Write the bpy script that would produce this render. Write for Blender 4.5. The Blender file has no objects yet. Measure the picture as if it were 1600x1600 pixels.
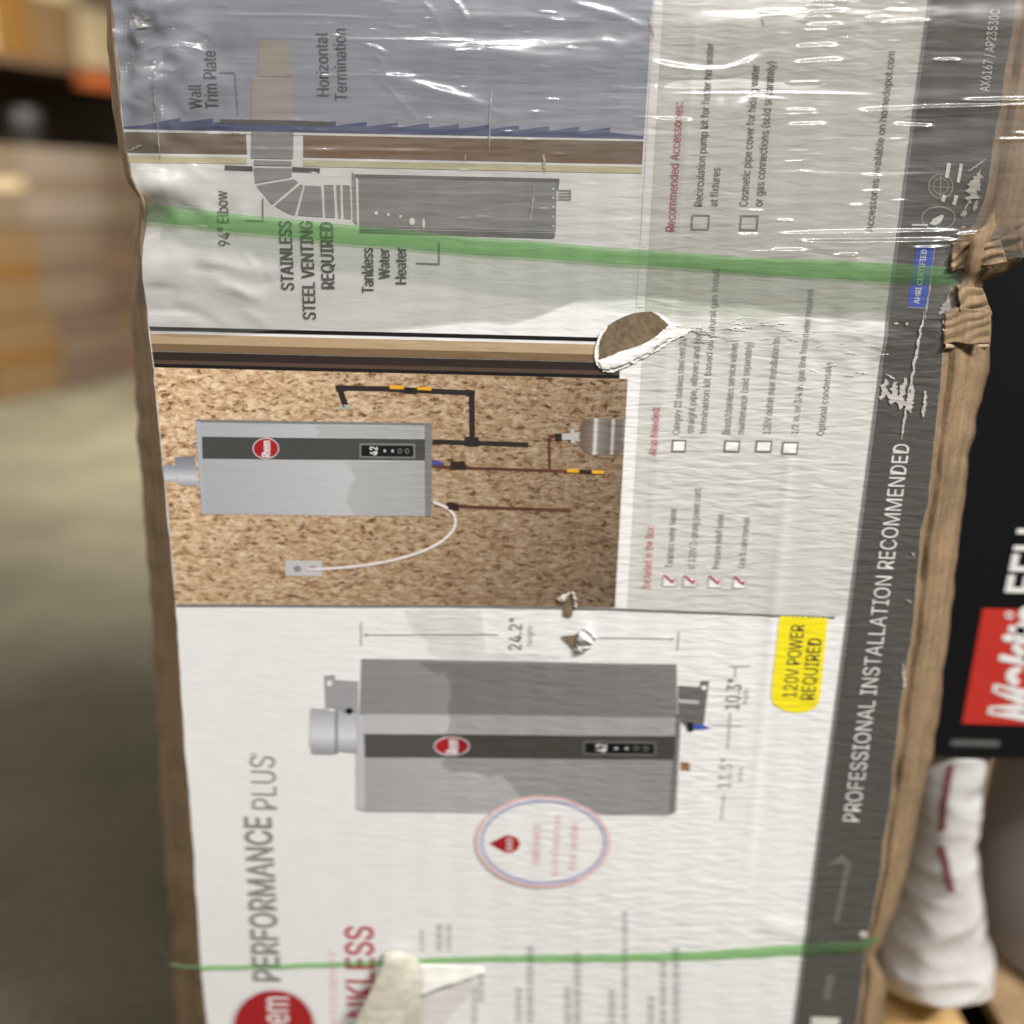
import bpy, bmesh, math, random
import numpy as np
from mathutils import Vector, Matrix

random.seed(7)
RNG = np.random.RandomState(11)
scene = bpy.context.scene
COL = scene.collection
R = math.radians

# ------------------------------------------------------------------ camera
PITCH, ROLL = R(17.5), R(1.35)
CAM = np.array([0.0, -0.95, 1.20])
FPX = 1600.0
f_ = np.array([0, math.cos(PITCH), -math.sin(PITCH)])
r0 = np.array([1.0, 0, 0]); u0 = np.array([0, math.sin(PITCH), math.cos(PITCH)])
r_ = math.cos(ROLL) * r0 + math.sin(ROLL) * u0
u_ = -math.sin(ROLL) * r0 + math.cos(ROLL) * u0
cam_data = bpy.data.cameras.new('camera')
cam = bpy.data.objects.new('camera', cam_data); COL.objects.link(cam)
M = Matrix.Identity(4)
for i in range(3):
    M[i][0] = r_[i]; M[i][1] = u_[i]; M[i][2] = -f_[i]; M[i][3] = CAM[i]
cam.matrix_world = M
cam_data.sensor_width = 36.0; cam_data.lens = 36.0
cam_data.clip_start = 0.02; cam_data.clip_end = 100
cam_data.dof.use_dof = True
cam_data.dof.focus_distance = 0.915
cam_data.dof.aperture_fstop = 1.6
cam_data.dof.aperture_ratio = 0.75
scene.camera = cam

# ------------------------------------------------------------------ light
world = bpy.data.worlds.new('World'); scene.world = world
world.use_nodes = True
world.node_tree.nodes['Background'].inputs[0].default_value = (1.0, 0.95, 0.86, 1)
world.node_tree.nodes['Background'].inputs[1].default_value = 0.17

def area(name, loc, target, sx, sy, power, color):
    l = bpy.data.lights.new(name, 'AREA'); l.shape = 'RECTANGLE'
    l.size = sx; l.size_y = sy; l.energy = power; l.color = color
    o = bpy.data.objects.new(name, l); COL.objects.link(o)
    o.location = loc
    o.rotation_euler = (Vector(target) - Vector(loc)).to_track_quat('-Z', 'Y').to_euler()
    return o
area('ceiling_lamp', (4.3, -3.1, 6.0), (0.0, 0.0, 0.9), 1.4, 0.7, 660, (1, 0.975, 0.94))
area('ceiling_lamp', (0.9, -2.9, 4.6), (0.9, 0.0, 1.2), 4.2, 0.08, 190, (1, 0.975, 0.95))
area('ceiling_lamp', (-4.6, 0.2, 4.6), (-0.4, 0.2, 0.9), 1.4, 0.7, 130, (1, 0.96, 0.88))  # added fill lamp from the left, brightens the carton's dark left side
lb = area('ceiling_lamp', (-1.7, 3.9, 4.6), (-1.9, 4.0, 0.0), 0.9, 0.9, 200, (1, 0.94, 0.82)); lb.data.spread = R(74)
scene.view_settings.view_transform = 'Standard'
scene.view_settings.look = 'None'
scene.view_settings.exposure = 0.0
scene.view_settings.gamma = 1.0
scene.cycles.transparent_max_bounces = 16

# ------------------------------------------------------------------ projection helpers
def P(px, py, y=0.0):
    """point(s) on the vertical plane at depth y seen at photograph pixel (px, py)"""
    px = np.asarray(px, float); py = np.asarray(py, float)
    d = f_[None, :] * FPX + r_[None, :] * (px.reshape(-1, 1) - 800) + u_[None, :] * (800 - py.reshape(-1, 1))
    t = (np.asarray(y, float).reshape(-1, 1) - CAM[1]) / d[:, 1:2]
    return CAM[None, :] + d * t

def PZ(px, py, z):
    d = f_ * FPX + r_ * (px - 800) + u_ * (800 - py)
    return Vector(CAM + d * ((z - CAM[2]) / d[2]))

VPX = 800 - FPX * math.sin(ROLL) / math.tan(PITCH)
VPY = 800 + FPX * math.cos(ROLL) / math.tan(PITCH)
def vx(x0, y0, y):
    """pixel x at height y of the upright line through (x0, y0)"""
    return VPX + (x0 - VPX) * (VPY - y) / (VPY - y0)

def wobble(seed, n, kmin, kmax, dirs=None):
    rs = np.random.RandomState(seed)
    k = np.exp(rs.uniform(math.log(kmin), math.log(kmax), n))
    a = rs.uniform(0, math.pi, n) if dirs is None else rs.normal(dirs[0], dirs[1], n)
    ph = rs.uniform(0, 6.283, n)
    amp = (kmin / k) ** 0.7
    amp = amp / math.sqrt((amp ** 2).sum())
    def fn(x, y):
        s = np.zeros_like(np.asarray(x, float))
        for i in range(n):
            s = s + amp[i] * np.sin(k[i] * (np.cos(a[i]) * x + np.sin(a[i]) * y) + ph[i])
        return s
    return fn
W1 = wobble(3, 26, 0.03, 0.16)
W2 = wobble(5, 20, 0.008, 0.03)
W3 = wobble(8, 22, 0.05, 0.19)
W4 = wobble(9, 24, 0.09, 0.30)
def g(x, y, cx, cy, rx, ry):
    return np.exp(-((x - cx) / rx) ** 2 - ((y - cy) / ry) ** 2)
def seg(x, y, x0, y0, x1, y1, w):
    dx, dy = x1 - x0, y1 - y0
    L2 = dx * dx + dy * dy
    t = np.clip(((x - x0) * dx + (y - y0) * dy) / L2, 0, 1)
    d2 = (x - x0 - t * dx) ** 2 + (y - y0 - t * dy) ** 2
    return np.exp(-d2 / (w * w)) * np.clip(np.sin(np.clip(t, 0.02, 0.98) * math.pi) * 1.6, 0, 1)

def disp(x, y):
    """relief of the printed panel in metres, toward the viewer"""
    x = np.asarray(x, float); y = np.asarray(y, float)
    d = 0.0006 * W2(x, y)
    left = np.clip((430 - x) / 220, 0, 1) * np.clip((560 - y) / 200, 0, 1)
    d = d + left * (0.0022 * W1(x, y) + 0.0020 * W2(x * 2, y * 2) + 0.00045 * W4(x, y))
    d = d + 0.0009 * W4(x, y) * (g(x, y, 215, 50, 40, 60) + .6 * g(x, y, 330, 330, 90, 22))
    d = d - 0.014 * g(x, y, 215, 345, 55, 45) - 0.004 * g(x, y, 190, 60, 25, 110)
    d = d + 0.004 * g(x, y, 272, 95, 34, 24) - 0.003 * g(x, y, 268, 98, 18, 13)
    d = d + 0.0035 * g(x, y, 262, 292, 50, 22)
    d = d + 0.0010 * seg(x, y, 245, 40, 250, 270, 5)
    d = d - 0.0016 * seg(x, y, 222, 449, 280, 452, 4) - 0.0014 * seg(x, y, 225, 484, 300, 486, 5)
    for (a, b, c, e, w, h) in [(300, 405, 440, 430, 9, .0012), (330, 440, 420, 470, 10, .0014), (250, 470, 340, 500, 9, -.001)]:
        d = d + h * seg(x, y, a, b, c, e, w)
    crs = random.Random(303)
    for i in range(22):
        if i < 14: a0, b0 = crs.uniform(182, 330), crs.uniform(0, 320)
        else: a0, b0 = crs.uniform(228, 420), crs.uniform(390, 500)
        th = crs.uniform(-.5, 1.1); L = crs.uniform(25, 70)
        d = d + crs.choice((-1, 1)) * crs.uniform(.0005, .0010) * seg(x, y, a0, b0, a0 + L * math.cos(th), b0 + L * math.sin(th), crs.uniform(4, 6))
    # crumpled line running from the tear to the right edge
    cr = np.exp(-((y - 515 - 0.02 * (x - 1000)) / 24) ** 2) * np.clip((x - 1020) / 60, 0, 1)
    d = d + cr * 0.0011 * W3(x, y) + 0.0012 * cr
    d = d + 0.0009 * W3(x * 1.1, y * .9) * g(x, y, 1310, 560, 80, 60)
    # crushed right corner
    d = d - 0.012 * g(x, y, 1530, 395, 45, 60)
    # faint flutes of the board below
    rt = np.clip((x - 480) / 250, 0, 1)
    d = d + 0.00018 * rt * np.sin(0.105 * x + 0.2 * W2(x, y) * 3)
    # long vertical score lines
    d = d + 0.0007 * np.exp(-((x - (1028 + 0.10 * (700 - y) * .9)) / 6) ** 2) * np.clip((y - 20) / 50, 0, 1) * np.clip((940 - y) / 60, 0, 1)
    d = d + 0.0011 * np.exp(-((x - (1235 - 0.10 * (y - 690))) / 8) ** 2) * np.clip((y - 680) / 40, 0, 1) * np.clip((1420 - y) / 150, 0, 1)
    d = d + 0.0016 * seg(x, y, 1180, 1440, 1290, 1465, 12)
    return d

STEP = 0.0002
def face_pt(px, py, layer=0.0):
    px = np.asarray(px, float); py = np.asarray(py, float)
    p = P(px, py, 0.0)
    p[:, 1] -= disp(px, py) + layer * STEP
    return p

# ------------------------------------------------------------------ object helpers
def lin(c):
    c = c / 255.0
    return c / 12.92 if c <= 0.04045 else ((c + 0.055) / 1.055) ** 2.4
def C(r, g_, b, k=1.0):
    """print colour: what the photograph shows, relative to its white paper"""
    return tuple(min(0.9, 0.78 * k * lin(v) / w) for v, w in zip((r, g_, b), (0.66, 0.645, 0.605)))

def mesh_obj(name, verts, faces, mat, parent=None, smooth=True):
    me = bpy.data.meshes.new(name)
    me.from_pydata([tuple(map(float, v)) for v in verts], [], [tuple(int(i) for i in f) for f in faces])
    if smooth:
        me.polygons.foreach_set('use_smooth', [True] * len(me.polygons))
    me.update()
    o = bpy.data.objects.new(name, me); COL.objects.link(o)
    if mat: me.materials.append(mat)
    if parent: o.parent = parent
    return o
def bm_obj(name, bm, mat, parent=None, smooth=False):
    bmesh.ops.recalc_face_normals(bm, faces=bm.faces)
    me = bpy.data.meshes.new(name); bm.to_mesh(me); bm.free()
    if smooth: me.polygons.foreach_set('use_smooth', [True] * len(me.polygons))
    o = bpy.data.objects.new(name, me); COL.objects.link(o)
    if mat: me.materials.append(mat)
    if parent: o.parent = parent
    return o
def empty(name, loc=(0, 0, 0)):
    o = bpy.data.objects.new(name, None); COL.objects.link(o); o.location = loc
    o.empty_display_size = 0.1
    return o
def tag(o, label, cat, group=None):
    o['label'] = label; o['category'] = cat
    if group: o['group'] = group
    return o
def bm_box(bm, x0, x1, y0, y1, z0, z1, bevel=0.0, mat=None):
    r = bmesh.ops.create_cube(bm, size=1.0)
    vs = r['verts']
    bmesh.ops.scale(bm, vec=(x1 - x0, y1 - y0, z1 - z0), verts=vs)
    bmesh.ops.translate(bm, vec=((x0 + x1) / 2, (y0 + y1) / 2, (z0 + z1) / 2), verts=vs)
    if mat is not None: bmesh.ops.transform(bm, matrix=mat, verts=vs)
    if bevel:
        es = list({e for v in vs for e in v.link_edges})
        bmesh.ops.bevel(bm, geom=es, offset=bevel, segments=2, affect='EDGES', profile=0.6)

# ------------------------------------------------------------------ materials
def nodes_of(m):
    m.use_nodes = True
    return m.node_tree.nodes, m.node_tree.links, m.node_tree.nodes['Principled BSDF']

relief = bpy.data.node_groups.new('paper_relief', 'ShaderNodeTree')
relief.interface.new_socket('Normal', in_out='OUTPUT', socket_type='NodeSocketVector')
def build_relief(ng):
    n, l = ng.nodes, ng.links
    out = n.new('NodeGroupOutput')
    tc = n.new('ShaderNodeTexCoord')
    # liner washboard: long, shallow diagonal ripples
    m1 = n.new('ShaderNodeMapping'); m1.inputs['Rotation'].default_value = (0, R(17), 0); m1.inputs['Scale'].default_value = (34, 34, 170)
    n1 = n.new('ShaderNodeTexNoise'); n1.inputs['Scale'].default_value = 1.0; n1.inputs['Detail'].default_value = 1.5; n1.inputs['Roughness'].default_value = 0.5
    n1.inputs['Distortion'].default_value = 0.4
    l.new(tc.outputs['Object'], m1.inputs[0]); l.new(m1.outputs[0], n1.inputs['Vector'])
    # stronger toward the right side of the panel
    sp = n.new('ShaderNodeSeparateXYZ'); l.new(tc.outputs['Object'], sp.inputs[0])
    mr = n.new('ShaderNodeMapRange'); mr.inputs[1].default_value = -0.20; mr.inputs[2].default_value = 0.12
    mr.inputs[3].default_value = 0.15; mr.inputs[4].default_value = 1.0
    l.new(sp.outputs[0], mr.inputs[0])
    pn = n.new('ShaderNodeTexNoise'); pn.inputs['Scale'].default_value = 6.0
    l.new(tc.outputs['Object'], pn.inputs['Vector'])
    pm = n.new('ShaderNodeMapRange'); pm.inputs[1].default_value = .35; pm.inputs[2].default_value = .65; pm.inputs[3].default_value = .45; pm.inputs[4].default_value = 1.25
    l.new(pn.outputs[0], pm.inputs[0])
    mm = n.new('ShaderNodeMath'); mm.operation = 'MULTIPLY'; l.new(mr.outputs[0], mm.inputs[0]); l.new(pm.outputs[0], mm.inputs[1])
    mu = n.new('ShaderNodeMath'); mu.operation = 'MULTIPLY'; l.new(n1.outputs[0], mu.inputs[0]); l.new(mm.outputs[0], mu.inputs[1])
    b1 = n.new('ShaderNodeBump'); b1.inputs['Distance'].default_value = 0.0019; b1.inputs['Strength'].default_value = 0.75
    l.new(mu.outputs[0], b1.inputs['Height'])
    # fine paper grain
    n2 = n.new('ShaderNodeTexNoise'); n2.inputs['Scale'].default_value = 420; n2.inputs['Detail'].default_value = 3
    l.new(tc.outputs['Object'], n2.inputs['Vector'])
    b2 = n.new('ShaderNodeBump'); b2.inputs['Distance'].default_value = 0.00018; b2.inputs['Strength'].default_value = 0.4
    l.new(n2.outputs[0], b2.inputs['Height']); l.new(b1.outputs[0], b2.inputs['Normal'])
    l.new(b2.outputs[0], out.inputs[0])
build_relief(relief)

MC = {}
def ink(name, rgb, rough=0.42, vary=0.05, spec=0.35):
    if name in MC: return MC[name]
    m = bpy.data.materials.new(name); n, l, b = nodes_of(m)
    tc = n.new('ShaderNodeTexCoord')
    nz = n.new('ShaderNodeTexNoise'); nz.inputs['Scale'].default_value = 38; nz.inputs['Detail'].default_value = 5
    l.new(tc.outputs['Object'], nz.inputs['Vector'])
    mx = n.new('ShaderNodeMix'); mx.data_type = 'RGBA'
    mx.inputs[6].default_value = (*[c * (1 - vary) for c in rgb], 1); mx.inputs[7].default_value = (*[min(.92, c * (1 + vary)) for c in rgb], 1)
    l.new(nz.outputs[0], mx.inputs[0]); l.new(mx.outputs[2], b.inputs['Base Color'])
    b.inputs['Roughness'].default_value = rough; b.inputs['Specular IOR Level'].default_value = spec
    gr = n.new('ShaderNodeGroup'); gr.node_tree = relief
    l.new(gr.outputs[0], b.inputs['Normal'])
    MC[name] = m
    return m

WHITE = ink('white_paper', (0.78, 0.775, 0.765))
GREYP = ink('grey_paper', C(186, 183, 173))
SKY = ink('blue_grey_print', C(138, 140, 149))
BAND = ink('charcoal_band', C(74, 71, 66), rough=0.5, vary=.10)
CHAR = ink('charcoal_ink', C(58, 57, 53))
BLACK = ink('black_ink', (0.012, 0.011, 0.011))
GREYT = ink('grey_ink', C(112, 110, 106))
LGREYT = ink('pale_grey_ink', C(165, 163, 160))
RED = ink('red_ink', C(150, 30, 34))
PRED = ink('pale_red_ink', C(190, 110, 112))
SALMON = ink('salmon_ink', C(205, 165, 160))
REDTX = ink('red_text_ink', C(165, 62, 70))
NAVY = ink('navy_print', C(64, 74, 108))
DBAR = ink('dark_bar_print', C(66, 60, 56))
YEL = ink('yellow_print', C(222, 204, 34), vary=.02)
BLUE = ink('blue_print', C(20, 70, 170))
STRAW = ink('straw_print', C(184, 174, 138))
CREAM = ink('cream_print', C(215, 208, 190))
STEELP = ink('pipe_grey_print', C(134, 130, 126))
TAUPE = ink('taupe_print', C(150, 140, 128))
HEATG = ink('schematic_grey_print', C(128, 126, 122))
TOOTH = ink('white_ink', C(214, 210, 204))
RING = ink('ring_blue_grey', C(158, 158, 178))
GOLD = ink('valve_yellow_print', C(205, 150, 40))
COPPER = ink('copper_print', C(84, 52, 38))
DARKB = ink('umber_print', C(46, 36, 32))
BOARD = ink('sill_tan_print', C(165, 140, 108))
BOARD2 = ink('sill_brown_print', C(112, 90, 64))

def grad_ink(name, stops, axis='Z', lo=0.0, hi=1.0, streak=None, rough=.4, amt=.12):
    """a printed tone that runs across the artwork"""
    m = bpy.data.materials.new(name); n, l, b = nodes_of(m)
    tc = n.new('ShaderNodeTexCoord'); sp = n.new('ShaderNodeSeparateXYZ'); l.new(tc.outputs['Object'], sp.inputs[0])
    mr = n.new('ShaderNodeMapRange'); mr.inputs[1].default_value = lo; mr.inputs[2].default_value = hi
    l.new(sp.outputs['XYZ'.index(axis)], mr.inputs[0])
    cr = n.new('ShaderNodeValToRGB')
    while len(cr.color_ramp.elements) < len(stops): cr.color_ramp.elements.new(0.5)
    for e, (p, c) in zip(cr.color_ramp.elements, stops):
        e.position = p; e.color = (*c, 1)
    l.new(mr.outputs[0], cr.inputs[0])
    nz = n.new('ShaderNodeTexNoise'); nz.inputs['Scale'].default_value = 1; nz.inputs['Detail'].default_value = 4
    mp = n.new('ShaderNodeMapping'); mp.inputs['Scale'].default_value = streak or (20, 20, 20)
    l.new(tc.outputs['Object'], mp.inputs[0]); l.new(mp.outputs[0], nz.inputs['Vector'])
    r2 = n.new('ShaderNodeMapRange'); r2.inputs[3].default_value = 1 - amt; r2.inputs[4].default_value = 1 + amt
    l.new(nz.outputs[0], r2.inputs[0])
    mx = n.new('ShaderNodeMix'); mx.data_type = 'RGBA'; mx.blend_type = 'MULTIPLY'; mx.inputs[0].default_value = 1
    l.new(cr.outputs[0], mx.inputs[6]); l.new(r2.outputs[0], mx.inputs[7]); l.new(mx.outputs[2], b.inputs['Base Color'])
    b.inputs['Roughness'].default_value = rough; b.inputs['Specular IOR Level'].default_value = .35
    gr = n.new('ShaderNodeGroup'); gr.node_tree = relief; l.new(gr.outputs[0], b.inputs['Normal'])
    return m

def osb_mat():
    m = bpy.data.materials.new('strand_board_print'); n, l, b = nodes_of(m)
    tc = n.new('ShaderNodeTexCoord')
    def vor(rot, sc, seedoff):
        mp = n.new('ShaderNodeMapping'); mp.inputs['Rotation'].default_value = (0, R(rot), 0)
        mp.inputs['Scale'].default_value = sc; mp.inputs['Location'].default_value = (seedoff, seedoff * .7, seedoff * 1.3)
        nz = n.new('ShaderNodeTexNoise'); nz.inputs['Scale'].default_value = 60; nz.inputs['Detail'].default_value = 2
        l.new(tc.outputs['Object'], nz.inputs['Vector'])
        ad = n.new('ShaderNodeMix'); ad.data_type = 'VECTOR'; ad.inputs[0].default_value = 0.010
        l.new(tc.outputs['Object'], ad.inputs[4]); l.new(nz.outputs['Color'], ad.inputs[5])
        l.new(ad.outputs[1], mp.inputs[0])
        v = n.new('ShaderNodeTexVoronoi'); v.inputs['Scale'].default_value = 1
        l.new(mp.outputs[0], v.inputs['Vector'])
        s = n.new('ShaderNodeSeparateXYZ'); l.new(v.outputs['Color'], s.inputs[0])
        return s
    a = vor(12, (150, 1, 330), 1.3); c = vor(-48, (190, 1, 420), 4.1); d = vor(75, (150, 1, 380), 8.2)
    mix = n.new('ShaderNodeMath'); mix.operation = 'ADD'; l.new(a.outputs[0], mix.inputs[0]); l.new(c.outputs[0], mix.inputs[1])
    mix2 = n.new('ShaderNodeMath'); mix2.operation = 'ADD'; l.new(mix.outputs[0], mix2.inputs[0]); l.new(d.outputs[1], mix2.inputs[1])
    fine = n.new('ShaderNodeTexNoise'); fine.inputs['Scale'].default_value = 330; fine.inputs['Detail'].default_value = 4
    l.new(tc.outputs['Object'], fine.inputs['Vector'])
    fm = n.new('ShaderNodeMath'); fm.operation = 'MULTIPLY_ADD'; fm.inputs[1].default_value = 2.3
    l.new(fine.outputs[0], fm.inputs[0]); l.new(mix2.outputs[0], fm.inputs[2])
    dv = n.new('ShaderNodeMath'); dv.operation = 'DIVIDE'; dv.inputs[1].default_value = 5.3; l.new(fm.outputs[0], dv.inputs[0])
    cr = n.new('ShaderNodeValToRGB'); e = cr.color_ramp.elements
    e[0].position = .29; e[0].color = (*C(112, 82, 60), 1)
    e[1].position = .71; e[1].color = (*C(226, 202, 168), 1)
    x = e.new(.36); x.color = (*C(172, 136, 100), 1)
    x = e.new(.50); x.color = (*C(198, 164, 126), 1)
    l.new(dv.outputs[0], cr.inputs[0])
    # dark chips
    k = vor(35, (190, 1, 420), 12.0)
    gt = n.new('ShaderNodeMath'); gt.operation = 'GREATER_THAN'; gt.inputs[1].default_value = .965; l.new(k.outputs[2], gt.inputs[0])
    gm = n.new('ShaderNodeMath'); gm.operation = 'MULTIPLY'; gm.inputs[1].default_value = .6; l.new(gt.outputs[0], gm.inputs[0])
    dk = n.new('ShaderNodeMix'); dk.data_type = 'RGBA'; dk.inputs[7].default_value = (*C(70, 40, 36), 1)
    l.new(gm.outputs[0], dk.inputs[0]); l.new(cr.outputs[0], dk.inputs[6])
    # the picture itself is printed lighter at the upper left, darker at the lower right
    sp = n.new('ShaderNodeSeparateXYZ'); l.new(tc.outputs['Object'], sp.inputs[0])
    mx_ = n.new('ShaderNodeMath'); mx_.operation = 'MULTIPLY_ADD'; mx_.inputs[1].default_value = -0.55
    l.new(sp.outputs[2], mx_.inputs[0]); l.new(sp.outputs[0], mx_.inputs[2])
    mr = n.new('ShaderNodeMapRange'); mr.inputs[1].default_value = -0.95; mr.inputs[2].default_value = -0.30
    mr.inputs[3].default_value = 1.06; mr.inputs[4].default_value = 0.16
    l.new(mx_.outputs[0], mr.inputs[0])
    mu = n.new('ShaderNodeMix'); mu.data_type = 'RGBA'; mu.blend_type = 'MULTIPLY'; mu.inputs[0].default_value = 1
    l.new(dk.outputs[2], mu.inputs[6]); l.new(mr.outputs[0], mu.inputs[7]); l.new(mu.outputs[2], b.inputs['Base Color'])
    b.inputs['Roughness'].default_value = .42; b.inputs['Specular IOR Level'].default_value = .3
    gr = n.new('ShaderNodeGroup'); gr.node_tree = relief; l.new(gr.outputs[0], b.inputs['Normal'])
    return m
OSB = osb_mat()

def kraft(name, rgb, fib=(25, 25, 160), rough=.75, bump=.0006):
    m = bpy.data.materials.new(name); n, l, b = nodes_of(m)
    tc = n.new('ShaderNodeTexCoord')
    mp = n.new('ShaderNodeMapping'); mp.inputs['Scale'].default_value = fib; l.new(tc.outputs['Object'], mp.inputs[0])
    nz = n.new('ShaderNodeTexNoise'); nz.inputs['Scale'].default_value = 1; nz.inputs['Detail'].default_value = 6; nz.inputs['Roughness'].default_value = .65
    l.new(mp.outputs[0], nz.inputs['Vector'])
    n2 = n.new('ShaderNodeTexNoise'); n2.inputs['Scale'].default_value = 260; n2.inputs['Detail'].default_value = 4
    l.new(tc.outputs['Object'], n2.inputs['Vector'])
    ad = n.new('ShaderNodeMath'); ad.operation = 'MULTIPLY_ADD'; ad.inputs[1].default_value = .55; l.new(n2.outputs[0], ad.inputs[0]); l.new(nz.outputs[0], ad.inputs[2])
    cr = n.new('ShaderNodeValToRGB'); e = cr.color_ramp.elements
    e[0].position = .5; e[0].color = (*[c * .62 for c in rgb], 1); e[1].position = 1.0; e[1].color = (*[min(.9, c * 1.25) for c in rgb], 1)
    l.new(ad.outputs[0], cr.inputs[0])
    n3 = n.new('ShaderNodeTexNoise'); n3.inputs['Scale'].default_value = 16; n3.inputs['Detail'].default_value = 7; n3.inputs['Roughness'].default_value = .7
    l.new(tc.outputs['Object'], n3.inputs['Vector'])
    r3 = n.new('ShaderNodeMapRange'); r3.inputs[1].default_value = .3; r3.inputs[2].default_value = .7; r3.inputs[3].default_value = .72; r3.inputs[4].default_value = 1.15
    l.new(n3.outputs[0], r3.inputs[0])
    m3 = n.new('ShaderNodeMix'); m3.data_type = 'RGBA'; m3.blend_type = 'MULTIPLY'; m3.inputs[0].default_value = 1
    l.new(cr.outputs[0], m3.inputs[6]); l.new(r3.outputs[0], m3.inputs[7]); l.new(m3.outputs[2], b.inputs['Base Color'])
    bp = n.new('ShaderNodeBump'); bp.inputs['Distance'].default_value = bump; bp.inputs['Strength'].default_value = .6
    l.new(ad.outputs[0], bp.inputs['Height']); l.new(bp.outputs[0], b.inputs['Normal'])
    b.inputs['Roughness'].default_value = rough; b.inputs['Specular IOR Level'].default_value = .25
    return m
KRAFT = kraft('kraft_board', (0.25, 0.17, 0.098), fib=(170, 60, 9), bump=.0004)
KRAFT_RAW = kraft('torn_kraft_core', (0.20, 0.148, 0.09), fib=(160, 160, 160), bump=.0012)
PULP = kraft('torn_white_liner', (0.66, 0.64, 0.58), fib=(60, 60, 60), bump=.0006)

def plain(name, rgb, rough=.5, vary=.12, scale=14, metallic=0, spec=.4, bump=0):
    m = bpy.data.materials.new(name); n, l, b = nodes_of(m)
    tc = n.new('ShaderNodeTexCoord')
    nz = n.new('ShaderNodeTexNoise'); nz.inputs['Scale'].default_value = scale; nz.inputs['Detail'].default_value = 6
    l.new(tc.outputs['Object'], nz.inputs['Vector'])
    mx = n.new('ShaderNodeMix'); mx.data_type = 'RGBA'
    mx.inputs[6].default_value = (*[c * (1 - vary) for c in rgb], 1); mx.inputs[7].default_value = (*[min(.92, c * (1 + vary)) for c in rgb], 1)
    l.new(nz.outputs[0], mx.inputs[0]); l.new(mx.outputs[2], b.inputs['Base Color'])
    b.inputs['Roughness'].default_value = rough; b.inputs['Metallic'].default_value = metallic; b.inputs['Specular IOR Level'].default_value = spec
    if bump:
        bp = n.new('ShaderNodeBump'); bp.inputs['Distance'].default_value = bump; l.new(nz.outputs[0], bp.inputs['Height']); l.new(bp.outputs[0], b.inputs['Normal'])
    return m

def film_mat(name, tint, haze, haze_rgb, gloss=.05, rough=.12, streak=(9, 9, 260), haze_var=.6):
    m = bpy.data.materials.new(name); m.use_nodes = True
    n, l = m.node_tree.nodes, m.node_tree.links
    n.remove(n['Principled BSDF']); out = n['Material Output']
    tc = n.new('ShaderNodeTexCoord'); mp = n.new('ShaderNodeMapping'); mp.inputs['Scale'].default_value = streak
    l.new(tc.outputs['Object'], mp.inputs[0])
    nz = n.new('ShaderNodeTexNoise'); nz.inputs['Scale'].default_value = 1; nz.inputs['Detail'].default_value = 5; nz.inputs['Roughness'].default_value = .6
    l.new(mp.outputs[0], nz.inputs['Vector'])
    bp = n.new('ShaderNodeBump'); bp.inputs['Distance'].default_value = .0004; bp.inputs['Strength'].default_value = .55; l.new(nz.outputs[0], bp.inputs['Height'])
    tr = n.new('ShaderNodeBsdfTransparent'); tr.inputs[0].default_value = (*tint, 1)
    df = n.new('ShaderNodeBsdfDiffuse'); df.inputs[0].default_value = (*haze_rgb, 1); l.new(bp.outputs[0], df.inputs['Normal'])
    hz = n.new('ShaderNodeMapRange'); hz.inputs[1].default_value = .3; hz.inputs[2].default_value = .75
    hz.inputs[3].default_value = haze * (1 - haze_var); hz.inputs[4].default_value = haze * (1 + haze_var)
    l.new(nz.outputs[0], hz.inputs[0])
    m1 = n.new('ShaderNodeMixShader'); l.new(hz.outputs[0], m1.inputs[0]); l.new(tr.outputs[0], m1.inputs[1]); l.new(df.outputs[0], m1.inputs[2])
    gl = n.new('ShaderNodeBsdfGlossy'); gl.inputs['Roughness'].default_value = rough; l.new(bp.outputs[0], gl.inputs['Normal'])
    lw = n.new('ShaderNodeLayerWeight'); lw.inputs[0].default_value = .5
    pw = n.new('ShaderNodeMath'); pw.operation = 'POWER'; pw.inputs[1].default_value = 5; l.new(lw.outputs['Facing'], pw.inputs[0])
    fr = n.new('ShaderNodeMath'); fr.operation = 'MULTIPLY_ADD'; fr.inputs[1].default_value = .6; fr.inputs[2].default_value = gloss; l.new(pw.outputs[0], fr.inputs[0])
    g2 = n.new('ShaderNodeBsdfGlossy'); g2.inputs['Roughness'].default_value = .34
    mg = n.new('ShaderNodeMixShader'); mg.inputs[0].default_value = .5; l.new(gl.outputs[0], mg.inputs[1]); l.new(g2.outputs[0], mg.inputs[2])
    m2 = n.new('ShaderNodeMixShader'); l.new(fr.outputs[0], m2.inputs[0]); l.new(m1.outputs[0], m2.inputs[1]); l.new(mg.outputs[0], m2.inputs[2])
    l.new(m2.outputs[0], out.inputs[0])
    return m
CLEAR = film_mat('clear_stretch_film', (.955, .95, .94), .13, (.40, .395, .385), gloss=.16, rough=.10)
GREENF = film_mat('green_stretch_film', (.60, .85, .55), .20, (.28, .45, .24), gloss=.05, rough=.2, streak=(7, 7, 420), haze_var=.75)
GREENV = film_mat('thin_green_film', (.925, .945, .92), .04, (.42, .46, .40), gloss=.02, rough=.2, streak=(12, 12, 220))

# ------------------------------------------------------------------ the printed carton
carton = empty('cardboard_carton', (0, 0.2, 0.15))
tag(carton, 'large scuffed white printed cardboard carton standing on end, with torn patches', 'carton')
def keep(o, parent):
    o.parent = parent
    o.matrix_parent_inverse = parent.matrix_world.inverted()
bpy.context.view_layer.update()

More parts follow.
